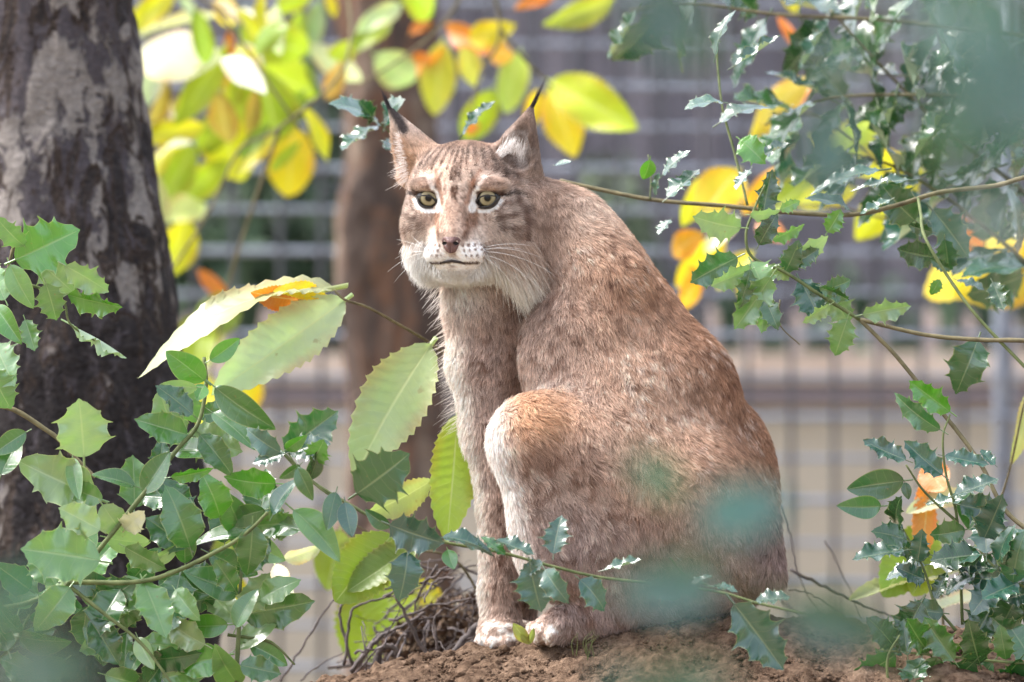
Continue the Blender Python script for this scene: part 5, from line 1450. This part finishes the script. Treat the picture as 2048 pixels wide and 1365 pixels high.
for b, t, k, w, ro, c in [((1470, 350), (1400, 430), 3, 1.8, 0, 'Y'), ((1400, 365), (1365, 440), 3, 1.5, 0, 'y'), ((1440, 480), (1360, 560), 3, 1.3, 0, 'Y'), ((1380, 540), (1370, 610), 1, 1.3, 0, (.8, .42, .04)), ((1500, 510), (1440, 570), 3, 1.3, 0, 'y'), ((1400, 470), (1350, 500), 1, 1.2, 0, (.8, .40, .04)),
                          ((1610, 165), (1530, 240), 1, 1.2, 0, (.66, .50, .10)), ((1620, 160), (1600, 220), 1, 1.0, 0, 'o'), ((1560, 200), (1510, 270), 3, 1.1, 0, 'Y'), ((1640, 280), (1760, 350), 3, 1.4, 0, 'y'), ((1680, 290), (1830, 330), 3, 1.2, 0, (.66, .60, .03)), ((1820, 340), (1720, 460), 3, 1.3, 0, 'y'), ((1620, 370), (1540, 420), 3, 1.5, 0, 'yg'), ((1700, 380), (1610, 410), 3, 1.4, 0, 'y'),
                          ((1560, 340), (1500, 420), 1, 1.0, 0, (.8, .42, .04)), ((1520, 450), (1570, 480), 1, 1.2, 0, 'o'), ((2080, 470), (1880, 580), 3, 1.4, 0, 'Y'), ((2090, 520), (1930, 590), 3, 1.5, 0, 'Y'), ((1900, 440), (1960, 500), 1, 1.2, 0, 'o'), ((1470, 440), (1420, 500), 3, 1.3, -40, 'w'), ((1740, 250), (1660, 330), 3, 1.3, 0, 'yg'), ((1590, 20), (1570, -40), 1, 1.4, 0, 'y'), ((1560, 40), (1600, 100), 1, .7, 0, 'o'), ((1480, 540), (1500, 600), 3, 1.2, 0, 'y')]:
    b = np.array(b, float); t = np.array(t, float); b, t = b - (t - b) * .1, t + (t - b) * .14
    d = 9.7 + random.uniform(-.15, .2)
    leaf(ch4, CHEST[random.choice((0, 1, 4)) if w > 1.05 else k], b, t, d, d + random.uniform(-.10, .10), w * .86, ro + random.uniform(-35, 35), c)
ch5 = empty('chestnut_sapling', P(1880, 1330, 8.4), 'small chestnut shoot with an orange withered leaf behind the low shrub', 'chestnut')
stem(ch5, [(1890, 1330, 8.4), (1880, 1150, 8.4), (1860, 1000, 8.4), (1850, 950, 8.4)], 3.6 * S, 2 * S, M_STEM_B, 'branch')
stem(ch5, [(1890, 1200, 8.4), (2000, 1000, 8.36), (2050, 800, 8.3)], 3 * S, 2 * S, M_STEM_B, 'branch')
for b, t, k, w, ro, c in [((1850, 925), (1885, 985), 3, 1.8, 10, 'o'), ((1850, 960), (1840, 1125), 4, .75, 15, (.62, .24, .04)), ((1930, 1135), (1700, 1205), 1, .6, -52, (.46, .46, .30)), ((1935, 990), (1815, 1030), 1, 1.0, -40, (.50, .50, .36)), ((1870, 1050), (1760, 1190), 3, 1.3, 0, 'gy'), ((1880, 1090), (1820, 1190), 3, 1.4, 0, 'yg'), ((2052, 790), (2018, 930), 2, .6, 20, (.48, .50, .22)), ((1960, 1190), (1850, 1230), 1, .8, -50, 'w')]:
    leaf(ch5, CHEST[k], b, t, 8.38, 8.34, w, ro, c)
ch6 = empty('chestnut_sapling', P(760, 1420, 8.9), 'yellow-green chestnut leaves glowing behind the twig heap', 'chestnut')
stem(ch6, [(790, 1420, 8.9), (770, 1250, 8.9), (740, 1100, 8.9)], 4 * S, 2 * S, M_STEM_B, 'branch')
for b, t, k, w, ro, c in [((770, 1170), (700, 1330), 3, 1.8, 0, 'yg'), ((750, 1120), (800, 1280), 3, 1.6, 0, 'yg'), ((760, 1080), (670, 1180), 3, 1.7, 0, 'gy'), ((830, 1160), (900, 1230), 1, 1.2, 0, 'y'), ((680, 1060), (650, 1180), 3, 1.4, 0, 'yg'), ((470, 1060), (440, 1160), 3, 1.4, 0, 'yg'), ((470, 1150), (480, 1250), 1, 1.2, 0, 'y')]:
    leaf(ch6, CHEST[k], b, t, 8.9, 8.86, w, ro, c)

# ---------------------------------------------------------------- heap of dead twigs beside the paw
hp_ = empty('twig_heap', P(850, 1330, 8.4), 'tangled heap of dead brown twigs behind the front paw', 'twig heap')
for i in range(95):
    x0 = random.uniform(720, 965); y0 = random.uniform(1130 + 190 * max(0, (850 - x0)) / 130, 1330)
    a = random.choice((random.gauss(.2, .5), random.gauss(2.2, .5), random.gauss(-.5, .4)))
    L = random.uniform(50, 170)
    d = random.uniform(8.25, 8.6)
    q = [(x0 - L * .5 * math.cos(a), y0 - L * .5 * math.sin(a), d), (x0 + random.uniform(-12, 12), y0 + random.uniform(-18, 6), d + random.uniform(-.04, .04)), (x0 + L * .5 * math.cos(a), y0 + L * .5 * math.sin(a), d + random.uniform(-.08, .08))]
    r = random.choice((.8, 1.1, 1.5, 2.0, 3.2))
    stem(hp_, q, r * S, r * .6 * S, M_TWIG, 'twig', 5, .0012)
for pts, r in (([(690, 1330, 8.35), (700, 1240, 8.35), (720, 1210, 8.35), (830, 1185, 8.35)], 3), ([(705, 1330, 8.36), (680, 1230, 8.36), (700, 1200, 8.36), (800, 1170, 8.36)], 3), ([(700, 1345, 8.3), (760, 1275, 8.3), (810, 1250, 8.3), (850, 1225, 8.3)], 4.5), ([(560, 1365, 8.4), (620, 1270, 8.4), (670, 1200, 8.4), (760, 1170, 8.4)], 2.2), ([(865, 1330, 8.25), (820, 1250, 8.25), (790, 1190, 8.25)], 4), ([(875, 1320, 8.2), (870, 1240, 8.2), (885, 1220, 8.2)], 2.4), ([(960, 1250, 8.3), (920, 1290, 8.28), (890, 1330, 8.26)], 8), ([(755, 1330, 8.25), (760, 1300, 8.25), (785, 1295, 8.25), (800, 1325, 8.25)], 7), ([(600, 1360, 8.4), (640, 1330, 8.4), (700, 1300, 8.4)], 1.6), ([(790, 1120, 8.45), (880, 1140, 8.45), (960, 1130, 8.45)], 2.5), ([(700, 1200, 8.5), (800, 1140, 8.5), (900, 1115, 8.5)], 2)):
    stem(hp_, pts, r * 1.2 * S, r * .7 * S, M_TWIG, 'twig', 8, .0008)
# leaf and bark litter packed between the twigs
nl = 2600
lx, ly, ld = rng.uniform(770, 1010, nl), 1340 - 150 * rng.random(nl) ** 1.6, rng.uniform(8.42, 8.75, nl)
ly = np.maximum(ly, 1170 + np.abs(lx - 930) * .7)
lp = np.array([P(a_, b_, c_) for a_, b_, c_ in zip(lx, ly, ld)])
a1 = rng.normal(size=(nl, 3)); a1 /= np.linalg.norm(a1, axis=1)[:, None]
a2 = np.cross(a1, rng.normal(size=(nl, 3))); a2 /= np.linalg.norm(a2, axis=1)[:, None]
ls = (.006 + .012 * rng.random(nl) ** 2)[:, None]
mid = lp + np.cross(a1, a2) * ls * .3
LV = np.stack([lp - a1 * ls, mid + a2 * ls * .4, lp + a1 * ls, mid - a2 * ls * .4], 1).reshape(-1, 3)
mt = N('dead_litter'); oc = mt.coords('Object')
mt.base(mt.ramp(mt.noise(55, 2, .5, oc), [(.32, (.045, .03, .026)), (.5, (.13, .085, .06)), (.62, (.26, .18, .12)), (.72, (.40, .34, .26))]), .85, .2)
lo_ = link('litter', mesh('twig_litter', LV, np.concatenate([np.arange(4 * nl).reshape(nl, 4)[:, [0, 1, 2]], np.arange(4 * nl).reshape(nl, 4)[:, [0, 2, 3]]]), smooth=False), hp_, mt.m)
lo_['kind'] = 'stuff'
tb = empty('twig_heap', P(1640, 1290, 8.6), 'few thin dead twigs sticking out beyond the tail', 'twig heap')
for pts, r in (([(1580, 1140, 8.5), (1650, 1175, 8.5), (1720, 1210, 8.5), (1800, 1240, 8.5)], 4), ([(1560, 1010, 8.5), (1585, 1090, 8.5), (1600, 1160, 8.5), (1640, 1230, 8.5)], 2), ([(1650, 1080, 8.6), (1690, 1160, 8.6), (1720, 1240, 8.6)], 1.6), ([(1575, 1180, 8.55), (1620, 1190, 8.55), (1690, 1235, 8.55)], 2), ([(1560, 1200, 8.55), (1600, 1230, 8.55), (1660, 1250, 8.55)], 2.4)):
    stem(tb, pts, r * S, r * .6 * S, M_TWIG, 'twig', 8, .0008)

# ---------------------------------------------------------------- small things on the soil
def on_mound(px, d):
    X = (px - 1024) * pxm(d)
    return Vector((X, d, float(mound_z(np.array([X]), np.array([d]))[0])))
def litter(px, d, L, ang, c, k, label, lift=.006):
    p = on_mound(px, d); p.z += lift
    o = bpy.data.objects.new('fallen_leaf', CHEST[k]); COL.objects.link(o)
    o.location = p; o.scale = (L * 1.2, L, L); o.rotation_euler = (random.uniform(-.25, .1), random.uniform(-.3, .3), ang); o.color = (*c, 1)
    tag(o, label, 'fallen leaf', 'fallen leaves on the mound')
litter(1590, 7.70, .07, 1.9, (.42, .30, .24), 4, 'pale curled dead leaf lying on soil below the drooping holly leaf')
litter(1520, 7.68, .06, -.6, (.07, .05, .045), 2, 'dark shrivelled dead leaf at the bottom edge of the soil')
litter(1440, 7.69, .05, 2.6, (.46, .40, .28), 4, 'cream dead leaf scrap at the bottom edge left of the dark one')
litter(940, 8.0, .035, 1.2, (.35, .16, .07), 4, 'small rust leaf scrap beside the front paw', .002)
sp_e = empty('seedling', on_mound(1046, 7.9), 'tiny green seedling leaf between the two paws', 'seedling')
for b, t, w, c in [((1056, 1285), (1024, 1248), 1.3, (.30, .34, .12)), ((1058, 1288), (1066, 1256), 1.0, (.26, .32, .10)), ((1058, 1288), (1040, 1268), 1.1, (.28, .30, .10))]:
    leaf(sp_e, CHEST[1], b, t, 7.86, 7.85, w, 10, c)
gt = empty('grass_tuft', on_mound(1170, 7.8), 'few thin green grass blades sprouting from the soil', 'grass')
for i in range(7):
    x = 1165 + random.uniform(-22, 24); y = 1312 + random.uniform(-6, 8)
    stem(gt, [(x, y, 7.8), (x + random.uniform(-8, 8), y - 25, 7.79), (x + random.uniform(-18, 22), y - random.uniform(34, 60), 7.78)], 1.1 * S, .3 * S, M_STEM_G, 'blade', 5)

# ---------------------------------------------------------------- hedge behind the pickets
def shrub(name, c, r, n, cols, label, leafsize):
    root = empty(name, (c[0], c[1], 0), label, 'shrub', 'evergreen shrubs before the shed')
    stem_me = tube_mesh('stem', [Vector((c[0], c[1], 0)), Vector((c[0] + .02, c[1], c[2] * .6)), Vector((c[0], c[1], c[2]))], [.03, .012], 7)
    link('trunk', stem_me, root, M_STEM_B)
    u = rng.normal(size=(n, 3)); u /= np.linalg.norm(u, axis=1)[:, None]
    rad_ = rng.random(n) ** .45
    pos = np.array(c) + u * rad_[:, None] * np.array(r) * (.75 + .5 * vnoise(u * 2.2 + np.array(c), 3))[:, None]
    pos[:, 2] = np.maximum(pos[:, 2], .03)
    a1 = rng.normal(size=(n, 3)); a1 /= np.linalg.norm(a1, axis=1)[:, None]
    a2 = np.cross(a1, rng.normal(size=(n, 3))); a2 /= np.linalg.norm(a2, axis=1)[:, None]
    ls = leafsize * (.6 + .8 * rng.random(n))[:, None]
    V = np.stack([pos - a1 * ls, pos + a2 * ls * .45, pos + a1 * ls, pos - a2 * ls * .45], 1).reshape(-1, 3)
    F = np.arange(4 * n).reshape(n, 4)
    o = link('crown', mesh('shrub_crown', V, F, smooth=False), root, cols)
    o['kind'] = 'stuff'
    return root
def foliage_mat(name, c0, c1):
    mt = N(name); oc = mt.coords('Object')
    mt.base(mt.ramp(mt.noise(5, 4, .6, oc), [(.3, c0), (.7, c1)]), .5, .4)
    return mt.m
M_FOL1 = foliage_mat('hedge_foliage', (.03, .06, .035), (.09, .14, .075))
M_FOL2 = foliage_mat('pale_foliage', (.09, .13, .08), (.20, .25, .16))  # light coming through is put into this paler leaf colour
for i, (px, pyt, rx, mcol, lab) in enumerate(((420, 470, .55, M_FOL1, 'dark blurred shrub at the back between the trunks'), (660, 600, .4, M_FOL1, 'low dark shrub at the back before the slender trunk'), (1210, 330, .32, M_FOL2, 'pale grey-green upright shrub against the shed above the shoulder'), (1450, 600, .5, M_FOL1, 'dark shrub behind the pickets next to the lynx back'), (1700, 600, .5, M_FOL1, 'dark shrub behind the pickets in the middle of the right half'), (1980, 560, .6, M_FOL1, 'dark shrub behind the pickets at the far end'), (560, 40, .4, M_FOL1, 'tall dark shrub against the shed above the yellow leaves'))):
    dd = 16.6
    topz = CAMZ - (pyt - 682.5) * pxm(dd)
    h = topz
    shrub('evergreen_shrub', ((px - 1024) * pxm(dd), dd, h * .55), (rx * .62, .35, h * .48), 2600, mcol, lab, .05)
